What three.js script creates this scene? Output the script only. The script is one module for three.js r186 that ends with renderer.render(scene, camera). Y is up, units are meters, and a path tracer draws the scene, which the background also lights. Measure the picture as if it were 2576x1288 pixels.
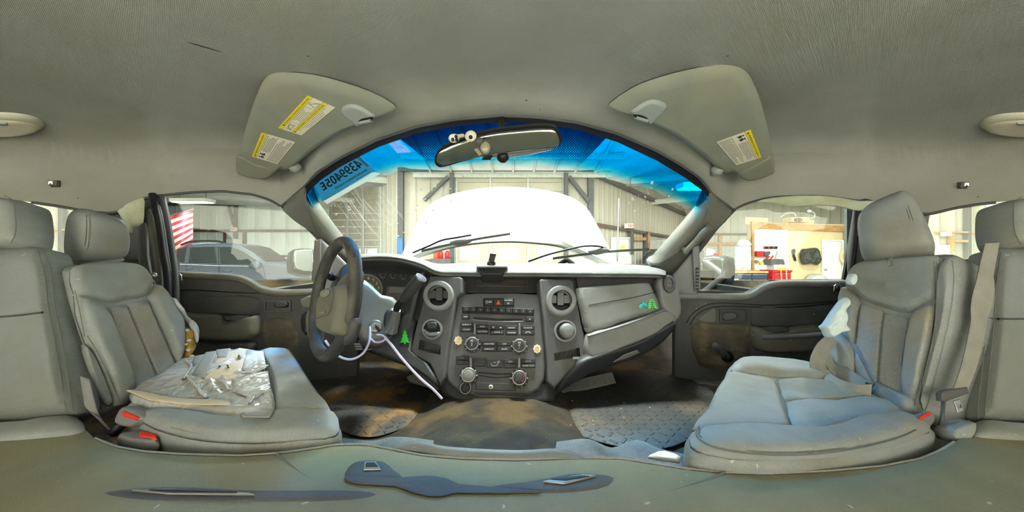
import * as THREE from 'three';
import { mergeGeometries } from 'three/addons/utils/BufferGeometryUtils.js';
import { RectAreaLightUniformsLib } from 'three/addons/lights/RectAreaLightUniformsLib.js';

// ---------------------------------------------------------------- camera, sky, lights, exposure
const scene = new THREE.Scene();
scene.background = new THREE.Color().setRGB(1.6, 1.65, 1.7);            // overcast day outside the shop's door windows
const FOC = 900, CX = 1288, CY = 644, EYE = 1.6;
const camera = new THREE.PerspectiveCamera(2 * Math.atan(644 / FOC) * 180 / Math.PI, 2, 0.05, 100);
camera.position.set(0, EYE, 0); camera.lookAt(0, EYE, -1);
const renderer = new THREE.WebGLRenderer({ antialias: true });
renderer.toneMapping = THREE.LinearToneMapping;
renderer.toneMappingExposure = 1.15;
renderer.shadowMap.enabled = true;
RectAreaLightUniformsLib.init();
// shop lamps in view or inferred, plus added unseen fill for shop and cab: [x, y, z, width, depth, radiance]; each is built as a fitting with a glowing lens further down
const BAYS_AND_FILL_LAMPS = [
  [0.1, 4.3, -3.7, 0.9, 0.5, 75], [-11.6, 3.55, -13, 1.2, 0.4, 95], [4.7, 3.3, -9, 0.9, 0.35, 40], [-5.5, 4.6, -9, 1.6, 0.6, 55], [-0.5, 4.9, -4.6, 0.6, 0.35, 280],
  [7, 4.5, -7, 1.6, 0.6, 70], [10.2, 4.2, -13.5, 1.6, 0.6, 80], [-9, 4.8, -4.5, 1.6, 0.6, 25], [-2.5, 4.8, 3.8, 1.6, 0.8, 850], [2.5, 4.8, 3.8, 1.6, 0.8, 850], [0.25, 4.3, -2.5, 0.7, 0.4, 330],  // lamps behind the truck are added, unseen, to fill the cab interior
];
const lampColor = new THREE.Color().setRGB(0.98, 1, 1);

// ---------------------------------------------------------------- helpers
let seed = 7;
const rnd = () => { seed = (seed * 1664525 + 1013904223) >>> 0; return seed / 4294967296; };
const V = (x, y, z) => new THREE.Vector3(x, y, z);
const lerp = (a, b, t) => a + (b - a) * t, clamp = (x, a, b) => Math.min(b, Math.max(a, x));
const sm = (a, b, x) => { const t = clamp((x - a) / (b - a), 0, 1); return t * t * (3 - 2 * t); };
const P = (px, py, d) => V((px - CX) / FOC * d, EYE + (CY - py) / FOC * d, -d);   // a point at distance d in front of the driver's eye point
function interp(tab, x) {                                                          // piecewise linear table
  if (x <= tab[0][0]) return tab[0][1];
  for (let i = 1; i < tab.length; i++) if (x <= tab[i][0]) return lerp(tab[i - 1][1], tab[i][1], (x - tab[i - 1][0]) / (tab[i][0] - tab[i - 1][0]));
  return tab[tab.length - 1][1];
}
function frame(o, n, hint) {
  n = n.clone().normalize();
  const u = (hint || V(1, 0, 0)).clone(); u.addScaledVector(n, -u.dot(n)).normalize();
  const v = n.clone().cross(u);
  const s = {
    o, n, u, v, flat: true,
    d(px, py) { const r = V((px - CX) / FOC, (CY - py) / FOC, -1), e = V(0, EYE, 0); return o.clone().sub(e).dot(n) / r.dot(n); },
    at(px, py, h = 0) { return P(px, py, s.d(px, py)).addScaledVector(n, h); },
    uv(px, py) { const q = s.at(px, py).sub(o); return [q.dot(u), q.dot(v)]; },
    loc(a, b, h = 0) { return o.clone().addScaledVector(u, a).addScaledVector(v, b).addScaledVector(n, h); },
    m: new THREE.Matrix4().makeBasis(u, v, n).setPosition(o),
  };
  return s;
}
function plane(a, b, c, hint) {
  const A = P(...a), B = P(...b), C = P(...c), n = B.clone().sub(A).cross(C.clone().sub(A)).normalize();
  if (n.dot(V(0, EYE, 0).sub(A)) < 0) n.negate();
  return frame(A, n, hint);
}
const vert = (x1, d1, x2, d2) => plane([x1, 644, d1], [x2, 644, d2], [x1, 300, d1]);
const level = (y) => frame(V(0, y, 0), V(0, 1, 0));
function surf(fn) {
  const p = (x, y) => P(x, y, fn(x, y));
  return {
    d: fn,
    at(px, py, h = 0) { const a = p(px, py), n = p(px + 2, py).sub(p(px - 2, py)).cross(p(px, py - 2).sub(p(px, py + 2))).normalize(); if (n.dot(V(0, EYE, 0).sub(a)) < 0) n.negate(); return a.addScaledVector(n, h); },
    uv(px, py) { const a = p(px, py); return [a.x, a.y - a.z]; },
  };
}
const spl = (pts, closed, n) => new THREE.CatmullRomCurve3(pts.map((p) => p.isVector3 ? p : V(p[0], p[1], p[2] || 0)), closed, 'centripetal').getPoints(n);
const smooth2 = (pts, k = 4) => spl(pts, true, pts.length * k).slice(0, -1).map((p) => [p.x, p.y]);
const circ = (cx, cy, rx, ry = rx, n = 28, rot = 0) => Array.from({ length: n }, (_, i) => { const a = i / n * 2 * Math.PI, x = rx * Math.cos(a), y = ry * Math.sin(a); return [cx + x * Math.cos(rot) - y * Math.sin(rot), cy + x * Math.sin(rot) + y * Math.cos(rot)]; });
const rect = (x0, y0, x1, y1) => [[x0, y0], [x1, y0], [x1, y1], [x0, y1]];
function rr(x0, y0, x1, y1, r) { const o = []; for (const [cx, cy, a0] of [[x1 - r, y0 + r, -90], [x1 - r, y1 - r, 0], [x0 + r, y1 - r, 90], [x0 + r, y0 + r, 180]]) for (let i = 0; i <= 4; i++) { const a = (a0 + i * 22.5) * Math.PI / 180; o.push([cx + r * Math.cos(a), cy + r * Math.sin(a)]); } return o; }
function uvBox(g) {                                                                // texture coordinates in metres on any geometry
  g = g.index ? g.toNonIndexed() : g; if (!g.attributes.normal) g.computeVertexNormals();
  const p = g.attributes.position, n = g.attributes.normal, uv = new Float32Array(p.count * 2);
  for (let t = 0; t < p.count; t += 3) {
    let a = 0, b = 0, c = 0; for (let k = t; k < t + 3; k++) { a += n.getX(k); b += n.getY(k); c += n.getZ(k); } a = Math.abs(a); b = Math.abs(b); c = Math.abs(c);
    for (let k = t; k < t + 3; k++) { const x = p.getX(k), y = p.getY(k), z = p.getZ(k); uv[2 * k] = a > b && a > c ? -z : x; uv[2 * k + 1] = b >= a && b >= c ? -z : y; }
  }
  g.setAttribute('uv', new THREE.BufferAttribute(uv, 2)); return g;
}
const clean = (g) => { for (const k of Object.keys(g.attributes)) if (!['position', 'normal', 'uv'].includes(k)) g.deleteAttribute(k); return g.index ? g.toNonIndexed() : g; };
const join = (...gs) => mergeGeometries(gs.flat().map(clean));
// extruded outline lying on a flat frame; front face at height h, body th deep behind it
function plate(pl, out, { th = 0.01, bev = 0.002, holes = [], h = 0, smooth = 0, uv01 = false, seg = 2, cs = 6 } = {}) {
  const to = (o) => (smooth ? smooth2(o, smooth) : o).map(([x, y]) => new THREE.Vector2(...pl.uv(x, y)));
  const sh = new THREE.Shape(to(out)); for (const q of holes) sh.holes.push(new THREE.Path(q.map(([x, y]) => new THREE.Vector2(...pl.uv(x, y)))));
  const b = Math.min(bev, th * 0.45);
  const g = new THREE.ExtrudeGeometry(sh, { depth: th - 2 * b, bevelEnabled: b > 0, bevelThickness: b, bevelSize: b, bevelOffset: -b, bevelSegments: seg, curveSegments: cs });
  g.translate(0, 0, h - th + b);
  if (uv01) { g.computeBoundingBox(); const B = g.boundingBox, p = g.attributes.position, uv = g.attributes.uv; for (let i = 0; i < p.count; i++) uv.setXY(i, (p.getX(i) - B.min.x) / (B.max.x - B.min.x), (p.getY(i) - B.min.y) / (B.max.y - B.min.y)); }
  return g.applyMatrix4(pl.m);
}
// a padded or domed body over an outline on any surface
function puff(s, out, { h = 0.02, th = 0.02, e = 0.35, base = 0, dome = 0, k = 4, rings = 7, c = null, wr = 0 } = {}) {
  const o = k ? smooth2(out, k) : out, N = o.length; let cx = 0, cy = 0; for (const [x, y] of o) { cx += x / N; cy += y / N; } if (c) [cx, cy] = c;
  const pos = [], uv = [], idx = [], rows = [[1, base - th], [1, base]];
  for (let i = 1; i <= rings; i++) { const t = i / (rings + 0.5) * (i === rings ? 1 : 1), q = t < e ? Math.sqrt(1 - (1 - t / e) ** 2) : 1; rows.push([1 - t * 0.97, base + h * q + dome * (1 - (1 - t) ** 2)]); }
  rows.unshift([0.5, base - th]);
  const nz = (x, y) => wr ? wr * (Math.sin(x * 0.11 + y * 0.05) * Math.sin(y * 0.13 - x * 0.04) + 0.6 * Math.sin(x * 0.23 + Math.sin(y * 0.1) * 2)) : 0;
  for (const [f, hh] of rows) for (const [x, y] of o) { const X = cx + (x - cx) * f, Y = cy + (y - cy) * f, q = s.at(X, Y, hh + (f < 0.95 && hh > base ? nz(X, Y) : 0)); pos.push(q.x, q.y, q.z); uv.push(...s.uv(X, Y)); }
  const R = rows.length;
  for (let r = 0; r + 1 < R; r++) for (let i = 0; i < N; i++) { const a = r * N + i, b = r * N + (i + 1) % N; idx.push(a, b, a + N, b, b + N, a + N); }
  for (const [r, hh] of [[R - 1, rows[R - 1][1]], [0, base - th]]) { const q = s.at(cx, cy, hh), ci = pos.length / 3; pos.push(q.x, q.y, q.z); uv.push(...s.uv(cx, cy)); for (let i = 0; i < N; i++) idx.push(r * N + i, r * N + (i + 1) % N, ci); }
  const g = new THREE.BufferGeometry(); g.setAttribute('position', new THREE.Float32BufferAttribute(pos, 3)); g.setAttribute('uv', new THREE.Float32BufferAttribute(uv, 2));
  // wind the faces outward
  const a = s.at(cx, cy, 1).sub(s.at(cx, cy, 0)); const A = V(...pos.slice(-3)), [i0, i1, i2] = [idx[idx.length - 3 - 0], 0, 0];
  g.setIndex(idx); g.computeVertexNormals(); const nn = g.attributes.normal, last = (R - 1) * N; if (V(nn.getX(last), nn.getY(last), nn.getZ(last)).dot(a) < 0) { for (let i = 0; i < idx.length; i += 3) [idx[i], idx[i + 1]] = [idx[i + 1], idx[i]]; g.setIndex(idx); g.computeVertexNormals(); }
  return g;
}
// a skin through rows of points, with thickness th behind it
function loft(rows, { nu = 4, nv = 4, th = 0, dir = null, flat = false } = {}) {
  const R = rows.map((r) => flat ? r : spl(r, false, (r.length - 1) * nu)), C = R[0].length, cols = [];
  for (let j = 0; j < C; j++) cols.push(flat ? R.map((r) => r[j]) : spl(R.map((r) => r[j]), false, (rows.length - 1) * nv));
  const H = cols[0].length, pos = [], idx = [];
  const put = (off) => { for (let i = 0; i < H; i++) for (let j = 0; j < C; j++) { const q = cols[j][i]; pos.push(q.x + off.x, q.y + off.y, q.z + off.z); } };
  put(V(0, 0, 0)); for (let i = 0; i + 1 < H; i++) for (let j = 0; j + 1 < C; j++) { const a = i * C + j; idx.push(a, a + C, a + 1, a + 1, a + C, a + C + 1); }
  if (th) {
    put((dir || V(0, 0, -1)).clone().multiplyScalar(th)); const B = H * C, n = idx.length; for (let i = 0; i < n; i += 3) idx.push(idx[i] + B, idx[i + 2] + B, idx[i + 1] + B);
    const e = []; for (let j = 0; j < C; j++) e.push(j); for (let i = 1; i < H; i++) e.push(i * C + C - 1); for (let j = C - 2; j >= 0; j--) e.push((H - 1) * C + j); for (let i = H - 2; i > 0; i--) e.push(i * C);
    for (let i = 0; i < e.length; i++) { const a = e[i], b = e[(i + 1) % e.length]; idx.push(a, b, a + B, b, b + B, a + B); }
  }
  const g = new THREE.BufferGeometry(); g.setAttribute('position', new THREE.Float32BufferAttribute(pos, 3)); g.setIndex(idx); g.computeVertexNormals(); return uvBox(g);
}
// four corners (top left, top right, bottom right, bottom left) on a surface, picture coordinates 0..1
function quad(s, [a, b, c, d], { h = 0.002, th = 0.002, n = 6 } = {}) {
  const pos = [], uv = [], idx = [], W = n + 1;
  for (const hh of [h, h - th]) for (let j = 0; j <= n; j++) for (let i = 0; i <= n; i++) { const u = i / n, v = j / n, x = lerp(lerp(a[0], b[0], u), lerp(d[0], c[0], u), v), y = lerp(lerp(a[1], b[1], u), lerp(d[1], c[1], u), v), q = s.at(x, y, hh); pos.push(q.x, q.y, q.z); uv.push(u, 1 - v); }
  const B = W * W; for (let j = 0; j < n; j++) for (let i = 0; i < n; i++) { const k = j * W + i; idx.push(k, k + W, k + 1, k + 1, k + W, k + W + 1, B + k, B + k + 1, B + k + W, B + k + 1, B + k + W + 1, B + k + W); }
  const e = []; for (let i = 0; i <= n; i++) e.push(i); for (let j = 1; j <= n; j++) e.push(j * W + n); for (let i = n - 1; i >= 0; i--) e.push(n * W + i); for (let j = n - 1; j > 0; j--) e.push(j * W);
  for (let i = 0; i < e.length; i++) { const p = e[i], q = e[(i + 1) % e.length]; idx.push(p, q, B + p, q, B + q, B + p); }
  const g = new THREE.BufferGeometry(); g.setAttribute('position', new THREE.Float32BufferAttribute(pos, 3)); g.setAttribute('uv', new THREE.Float32BufferAttribute(uv, 2)); g.setIndex(idx); g.computeVertexNormals(); return g;
}
function tube(pts, r, { n = 0, rad = 8, closed = false } = {}) { return uvBox(new THREE.TubeGeometry(new THREE.CatmullRomCurve3(pts, closed, 'centripetal'), n || pts.length * 6, r, rad, closed)); }
function rod(a, b, r, r2 = r, n = 12) { const l = a.distanceTo(b), g = new THREE.CylinderGeometry(r2, r, l, n); g.applyQuaternion(new THREE.Quaternion().setFromUnitVectors(V(0, 1, 0), b.clone().sub(a).normalize())); const m = a.clone().add(b).multiplyScalar(0.5); return uvBox(g.translate(m.x, m.y, m.z)); }
function lathe(pos, n, prof, seg = 28) { const g = new THREE.LatheGeometry(prof.map(([r, h]) => new THREE.Vector2(r, h)), seg); g.applyQuaternion(new THREE.Quaternion().setFromUnitVectors(V(0, 1, 0), n.clone().normalize())); return uvBox(g.translate(pos.x, pos.y, pos.z)); }
function box(x0, x1, y0, y1, z0, z1) { return uvBox(new THREE.BoxGeometry(x1 - x0, y1 - y0, z1 - z0).translate((x0 + x1) / 2, (y0 + y1) / 2, (z0 + z1) / 2)); }
function ball(p, rx, ry = rx, rz = rx, n = 16) { return uvBox(new THREE.SphereGeometry(1, n, n * 0.7 | 0).scale(rx, ry, rz).translate(p.x, p.y, p.z)); }
// a flat band of webbing along a path: each entry is [point, half width vector]
function band(list, th = 0.002, k = 5) {
  const c = spl(list.map((q) => q[0]), false, (list.length - 1) * k), w = spl(list.map((q) => q[1]), false, (list.length - 1) * k);
  const A = c.map((q, i) => q.clone().add(w[i])), B = c.map((q, i) => q.clone().sub(w[i])), t = c[1].clone().sub(c[0]).cross(w[0]).normalize();
  return loft([A, B], { flat: true, th, dir: t });
}
// ---------------------------------------------------------------- procedural materials
const hash = (x, y, s) => { let h = (x * 374761393 + y * 668265263 + s * 2246822519) | 0; h = Math.imul(h ^ (h >>> 13), 1274126177); return ((h ^ (h >>> 16)) >>> 0) / 4294967296; };
const vnoise = (x, y, p, s) => { const xi = Math.floor(x), yi = Math.floor(y), fx = x - xi, fy = y - yi, u = fx * fx * (3 - 2 * fx), v = fy * fy * (3 - 2 * fy), m = (k) => ((k % p) + p) % p; return lerp(lerp(hash(m(xi), m(yi), s), hash(m(xi + 1), m(yi), s), u), lerp(hash(m(xi), m(yi + 1), s), hash(m(xi + 1), m(yi + 1), s), u), v); };
const fbm = (u, v, p, s, oct = 4) => { let a = 0, w = 0.5, t = 0; for (let i = 0; i < oct; i++) { a += w * vnoise(u * p, v * p, p, s + i); t += w; w *= 0.5; p *= 2; } return a / t; };
function dataTex(w, h, fn, srgb) { const d = new Uint8Array(w * h * 4); for (let y = 0; y < h; y++) for (let x = 0; x < w; x++) { const c = fn(x / w, y / h), i = (y * w + x) * 4; d[i] = clamp(c[0], 0, 255); d[i + 1] = clamp(c[1], 0, 255); d[i + 2] = clamp(c[2], 0, 255); d[i + 3] = c[3] === undefined ? 255 : c[3]; } const t = new THREE.DataTexture(d, w, h); t.wrapS = t.wrapT = THREE.RepeatWrapping; t.magFilter = THREE.LinearFilter; t.minFilter = THREE.LinearMipmapLinearFilter; if (srgb) t.colorSpace = THREE.SRGBColorSpace; t.needsUpdate = true; return t; }
const bumps = {
  leather: dataTex(256, 256, (u, v) => { const a = fbm(u, v, 48, 3, 2), b = fbm(u, v, 6, 9, 3); const q = 255 * clamp(0.25 + 0.9 * Math.abs(a - 0.5) * 2 * 0.8 + 0.25 * b, 0, 1); return [q, q, q]; }),
  fabric: dataTex(256, 256, (u, v) => { const q = 128 + 60 * Math.sin(u * 2 * Math.PI * 64) * Math.sin(v * 2 * Math.PI * 64) + 60 * (fbm(u, v, 64, 5, 2) - 0.5); return [q, q, q]; }),
  plastic: dataTex(256, 256, (u, v) => { const q = 255 * fbm(u, v, 64, 21, 2); return [q, q, q]; }),
  perforated: dataTex(256, 256, (u, v) => { const q = 200 - 160 * clamp(1.6 - 4.2 * Math.hypot((u * 32) % 1 - 0.5, (v * 32) % 1 - 0.5), 0, 1); return [q, q, q]; }),
  wrinkle: dataTex(256, 256, (u, v) => { const a = Math.abs(fbm(u, v, 4, 31, 4) - 0.5), b = Math.abs(fbm(u, v, 7, 77, 3) - 0.5); const q = 255 * clamp(1 - 3.2 * Math.min(a, b * 1.3), 0, 1); return [q, q, q]; }),
  tread: dataTex(256, 256, (u, v) => { const X = u * 8, Y = v * 8, i = Math.floor(X) + Math.floor(Y), fx = X % 1 - 0.5, fy = Y % 1 - 0.5, a = (i & 1 ? 1 : -1), l = (fx + a * fy) * 0.7, w = (fx - a * fy) * 0.7; const q = Math.abs(l) < 0.36 && Math.abs(w) < 0.1 ? 255 : 60 + 40 * fbm(u, v, 32, 4, 2); return [q, q, q]; }),
};
const bumpAt = (k, tile) => { const t = bumps[k].clone(); t.repeat.set(1 / tile, 1 / tile); t.needsUpdate = true; return t; };
const texCache = {};
// colour with grain, patches of grime and flecks, all matter on the surface; c, grime, fleck are sRGB 0..255
function colTex(c, { vary = 0.12, grime = null, ga = 0.5, gp = 4, fleck = null, fn = 0, fs = 1, s = 1, size = 256 } = {}) {
  const key = JSON.stringify([c, vary, grime, ga, gp, fleck, fn, fs, s, size]); if (texCache[key]) return texCache[key];
  const F = []; let q = s * 77 + 5; const r = () => { q = (q * 1664525 + 1013904223) >>> 0; return q / 4294967296; };
  for (let i = 0; i < fn; i++) F.push([r(), r(), (0.0025 + 0.006 * r() ** 3) * fs, r() * 3.14, 0.35 + 0.65 * r()]);
  const grid = Array.from({ length: 256 }, () => []); for (const f of F) { const gx = f[0] * 16 | 0, gy = f[1] * 16 | 0; for (let a = -1; a <= 1; a++) for (let b = -1; b <= 1; b++) grid[((gy + b + 16) % 16) * 16 + (gx + a + 16) % 16].push(f); }
  return texCache[key] = dataTex(size, size, (u, v) => {
    const k = 1 + vary * (fbm(u, v, 8, s, 4) - 0.5) * 2 + vary * 0.5 * (hash(u * size | 0, v * size | 0, s) - 0.5); let o = c.map((x) => x * k);
    if (grime) { const g = ga * sm(0.45, 0.75, fbm(u, v, gp, s + 40, 5)); o = o.map((x, i) => lerp(x, grime[i], g)); }
    if (fleck) for (const [fx, fy, fr, an, al] of grid[(v * 16 | 0) * 16 + (u * 16 | 0)]) { let dx = u - fx, dy = v - fy; dx -= Math.round(dx); dy -= Math.round(dy); const a = dx * Math.cos(an) + dy * Math.sin(an), b = (-dx * Math.sin(an) + dy * Math.cos(an)) * 2.2; if (Math.hypot(a, b) < fr * (0.8 + 0.4 * hash(u * size | 0, v * size | 0, 9))) o = o.map((x, i) => lerp(x, fleck[i], al)); }
    return o;
  }, true);
}
function M(c, { r = 0.6, m = 0, bump = null, bs = 0.0005, bt = 0.1, tile = 0.6, plain = false, coat = 0, cr = 0.1, ...tx } = {}) {
  const o = { roughness: r, metalness: m };
  if (plain) o.color = new THREE.Color(`rgb(${c.map(Math.round).join(',')})`); else { const simple = !tx.grime && !tx.fleck, mx = Math.max(...c, 1), vq = (tx.vary ?? 0.12) > 0.11 ? 0.15 : (tx.vary ?? 0.12) > 0.045 ? 0.07 : 0.03, t = (simple ? colTex([232, 232, 232], { vary: vq }) : colTex(c, tx)).clone(); if (simple) o.color = new THREE.Color().setRGB(...c.map((x) => { const l = (x / 255) ** 2.2 / (232 / 255) ** 2.2; return l; })); void mx; t.repeat.set(1 / tile, 1 / tile); t.needsUpdate = true; o.map = t; }
  if (bump) { o.bumpMap = bumpAt(bump, bt); o.bumpScale = bs; }
  if (coat) { o.clearcoat = coat; o.clearcoatRoughness = cr; }
  return coat ? new THREE.MeshPhysicalMaterial(o) : new THREE.MeshStandardMaterial(o);
}
function canvasTex(w, h, draw) { const c = document.createElement('canvas'); c.width = w; c.height = h; const g = c.getContext('2d'); draw(g, w, h); const t = new THREE.CanvasTexture(c); t.colorSpace = THREE.SRGBColorSpace; return t; }
const PR = (t, r = 0.6, extra = {}) => new THREE.MeshStandardMaterial({ map: t, roughness: r, ...extra });
function glass(color = 0xffffff, map = null, rough = 0, spec = 0.6) { return new THREE.MeshPhysicalMaterial({ color, map, roughness: rough, transmission: 1, thickness: 0, ior: 1.45, specularIntensity: spec }); }
// ---------------------------------------------------------------- scene graph
const used = {};
const numbered = (n) => { const k = used[n] = (used[n] ?? -1) + 1; return k ? `${n}_${String(k).padStart(3, '0')}` : n; };
const tops = [];
function tag(o, label, category, group, kind) { if (label) o.userData.label = label; if (category) o.userData.category = category; if (group) o.userData.group = group; if (kind) o.userData.kind = kind; return o; }
function thing(name, label, category, group, kind) { const g = new THREE.Group(); g.name = numbered(name); scene.add(g); tops.push(g); return tag(g, label, category, group, kind); }
const struct = (name, label) => thing(name, label, label ? name.split('_')[0] : null, null, 'structure');
function part(parent, name, geo, mat, label) { const m = new THREE.Mesh(geo, mat); m.name = name; m.castShadow = m.receiveShadow = true; parent.add(m); if (label) m.userData.label = label; return m; }
function one(name, geo, mat, label, category, group, kind) { const m = new THREE.Mesh(geo, mat); m.name = numbered(name); m.castShadow = m.receiveShadow = true; scene.add(m); tops.push(m); return tag(m, label, category, group, kind); }
// ---------------------------------------------------------------- materials
const dust = [176, 166, 140], paint = [206, 206, 198];
const mt = {
  liner: M([160, 162, 155], { r: 0.95, bump: 'fabric', bs: 0.003, bt: 0.3, tile: 1.3, vary: 0.05, grime: [148, 149, 136], ga: 0.5, gp: 3, fleck: [60, 58, 56], fn: 6, fs: 0.5, s: 3, size: 512 }),
  visor: M([134, 138, 127], { r: 0.9, bump: 'fabric', bs: 0.0006, bt: 0.1, vary: 0.05, grime: [150, 146, 120], ga: 0.4, s: 5 }),
  visorPlastic: M([150, 158, 156], { r: 0.5, vary: 0.04, s: 6 }),
  seat: M([148, 153, 152], { r: 0.48, bump: 'leather', bs: 0.0012, bt: 0.09, tile: 0.55, vary: 0.07, grime: [128, 120, 100], ga: 0.45, gp: 3, fleck: paint, fn: 42, fs: 1.0, s: 11, size: 512 }),
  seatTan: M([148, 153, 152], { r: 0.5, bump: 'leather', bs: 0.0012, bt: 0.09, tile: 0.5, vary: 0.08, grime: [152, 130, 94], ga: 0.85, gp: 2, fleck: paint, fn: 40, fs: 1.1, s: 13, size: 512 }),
  insert: M([160, 161, 157], { r: 0.55, bump: 'perforated', bs: 0.0016, bt: 0.16, tile: 0.5, vary: 0.06, grime: [150, 138, 112], ga: 0.45, gp: 3, fleck: paint, fn: 12, s: 14 }),
  thread: M([112, 112, 104], { r: 0.8, plain: true }),
  tape: M([206, 207, 210], { r: 0.24, m: 0.12, bump: 'wrinkle', bs: 0.006, bt: 0.35, vary: 0.05, grime: [140, 132, 118], ga: 0.4, s: 15 }),
  tapeFlat: M([150, 150, 152], { r: 0.4, m: 0.15, vary: 0.04, s: 16 }),
  beige: M([206, 190, 166], { r: 0.7, vary: 0.05, fleck: [70, 55, 40], fn: 6, s: 17 }),
  foam: M([176, 138, 62], { r: 1, bump: 'plastic', bs: 0.006, bt: 0.1, vary: 0.25, grime: [110, 78, 34], ga: 0.8, s: 18, tile: 0.2 }),
  dash: M([82, 82, 84], { r: 0.5, bump: 'plastic', bs: 0.0006, bt: 0.06, tile: 0.5, vary: 0.1, grime: [110, 104, 92], ga: 0.35, fleck: [150, 146, 134], fn: 26, fs: 0.5, s: 21, size: 512 }),
  dashPad: M([106, 107, 107], { r: 0.42, bump: 'leather', bs: 0.002, bt: 0.07, tile: 0.5, vary: 0.1, grime: [150, 148, 140], ga: 0.6, gp: 6, s: 22 }),
  dashDark: M([54, 55, 58], { r: 0.5, bump: 'plastic', bs: 0.0004, bt: 0.06, tile: 0.5, vary: 0.12, grime: [84, 80, 72], ga: 0.35, fleck: [140, 136, 126], fn: 18, fs: 0.4, s: 23 }),
  dashGrey: M([128, 129, 131], { r: 0.45, bump: 'plastic', bs: 0.0004, bt: 0.06, tile: 0.5, vary: 0.08, grime: [128, 124, 116], ga: 0.35, fleck: [160, 158, 150], fn: 24, fs: 0.5, s: 24 }),
  glove: M([142, 143, 141], { r: 0.55, bump: 'leather', bs: 0.002, bt: 0.07, tile: 0.5, vary: 0.07, grime: [124, 120, 108], ga: 0.3, s: 25 }),
  black: M([24, 24, 26], { r: 0.5, vary: 0.2, s: 26 }),
  rubber: M([28, 28, 29], { r: 0.75, vary: 0.15, s: 27 }),
  chrome: M([190, 190, 188], { r: 0.22, m: 0.9, vary: 0.06, s: 28 }),
  silver: M([150, 152, 152], { r: 0.35, m: 0.6, vary: 0.06, s: 29 }),
  wheelRim: M([62, 62, 60], { r: 0.5, bump: 'leather', bs: 0.0012, bt: 0.08, tile: 0.3, vary: 0.16, grime: [132, 126, 112], ga: 0.4, gp: 5, s: 31 }),
  wheelPad: M([112, 111, 100], { r: 0.6, bump: 'plastic', bs: 0.0008, bt: 0.05, tile: 0.4, vary: 0.1, grime: [138, 130, 106], ga: 0.4, s: 32 }),
  door: M([76, 77, 77], { r: 0.55, bump: 'plastic', bs: 0.0006, bt: 0.06, tile: 0.5, vary: 0.1, grime: [104, 100, 88], ga: 0.4, fleck: paint, fn: 34, fs: 1.0, s: 33, size: 512 }),
  armrest: M([114, 112, 102], { r: 0.55, bump: 'leather', bs: 0.001, bt: 0.06, tile: 0.4, vary: 0.1, grime: [124, 116, 96], ga: 0.5, fleck: paint, fn: 40, fs: 1.4, s: 34, size: 512 }),
  doorDirt: M([96, 88, 74], { r: 0.8, bump: 'perforated', bs: 0.0014, bt: 0.2, tile: 0.4, vary: 0.2, grime: [160, 140, 100], ga: 0.7, gp: 5, s: 35 }),
  pillar: M([108, 109, 103], { r: 0.6, bump: 'plastic', bs: 0.0004, bt: 0.06, tile: 0.6, vary: 0.06, grime: [132, 126, 104], ga: 0.4, s: 36 }),
  pillarDark: M([76, 79, 81], { r: 0.5, vary: 0.12, grime: [110, 106, 92], ga: 0.4, s: 37 }),
  carpet: M([84, 76, 64], { r: 1, bump: 'plastic', bs: 0.012, bt: 0.08, tile: 0.7, vary: 0.3, grime: [150, 122, 76], ga: 0.7, gp: 5, fleck: [168, 160, 140], fn: 40, fs: 0.5, s: 38, size: 512 }),
  carpetGrey: M([150, 146, 138], { r: 1, bump: 'plastic', bs: 0.01, bt: 0.08, tile: 0.7, vary: 0.25, grime: [120, 106, 84], ga: 0.6, gp: 5, s: 39 }),
  mat: M([48, 46, 43], { r: 0.7, bump: 'tread', bs: 0.006, bt: 0.3, tile: 0.6, vary: 0.25, grime: [150, 106, 44], ga: 0.75, gp: 4, fleck: [150, 140, 116], fn: 30, fs: 0.5, s: 40, size: 512 }),
  mat2: M([50, 50, 50], { r: 0.65, bump: 'tread', bs: 0.006, bt: 0.3, tile: 0.6, vary: 0.2, grime: [120, 100, 70], ga: 0.4, gp: 3, fleck: [150, 146, 136], fn: 26, fs: 0.5, s: 41, size: 512 }),
  redButton: M([226, 62, 48], { r: 0.4, vary: 0.05, s: 42 }),
  belt: M([152, 150, 142], { r: 0.7, bump: 'fabric', bs: 0.0008, bt: 0.05, vary: 0.06, tile: 0.2, s: 43 }),
  cloth: M([214, 228, 230], { r: 0.9, bump: 'fabric', bs: 0.0006, bt: 0.08, vary: 0.06, s: 44 }),
  tornCloth: M([206, 216, 190], { r: 0.95, vary: 0.06, grime: [186, 176, 130], ga: 0.5, s: 45 }),
  paintWhite: M([244, 245, 246], { r: 0.25, vary: 0.01, s: 46, coat: 0.6, cr: 0.05 }),
  cable: M([226, 214, 246], { r: 0.35, plain: true }),
  steel: M([120, 122, 122], { r: 0.4, m: 0.7, vary: 0.15, s: 47 }),
  lens: M([214, 208, 186], { r: 0.3, bump: 'fabric', bs: 0.0008, bt: 0.2, vary: 0.05, grime: [170, 160, 130], ga: 0.3, s: 48 }),
};
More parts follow.
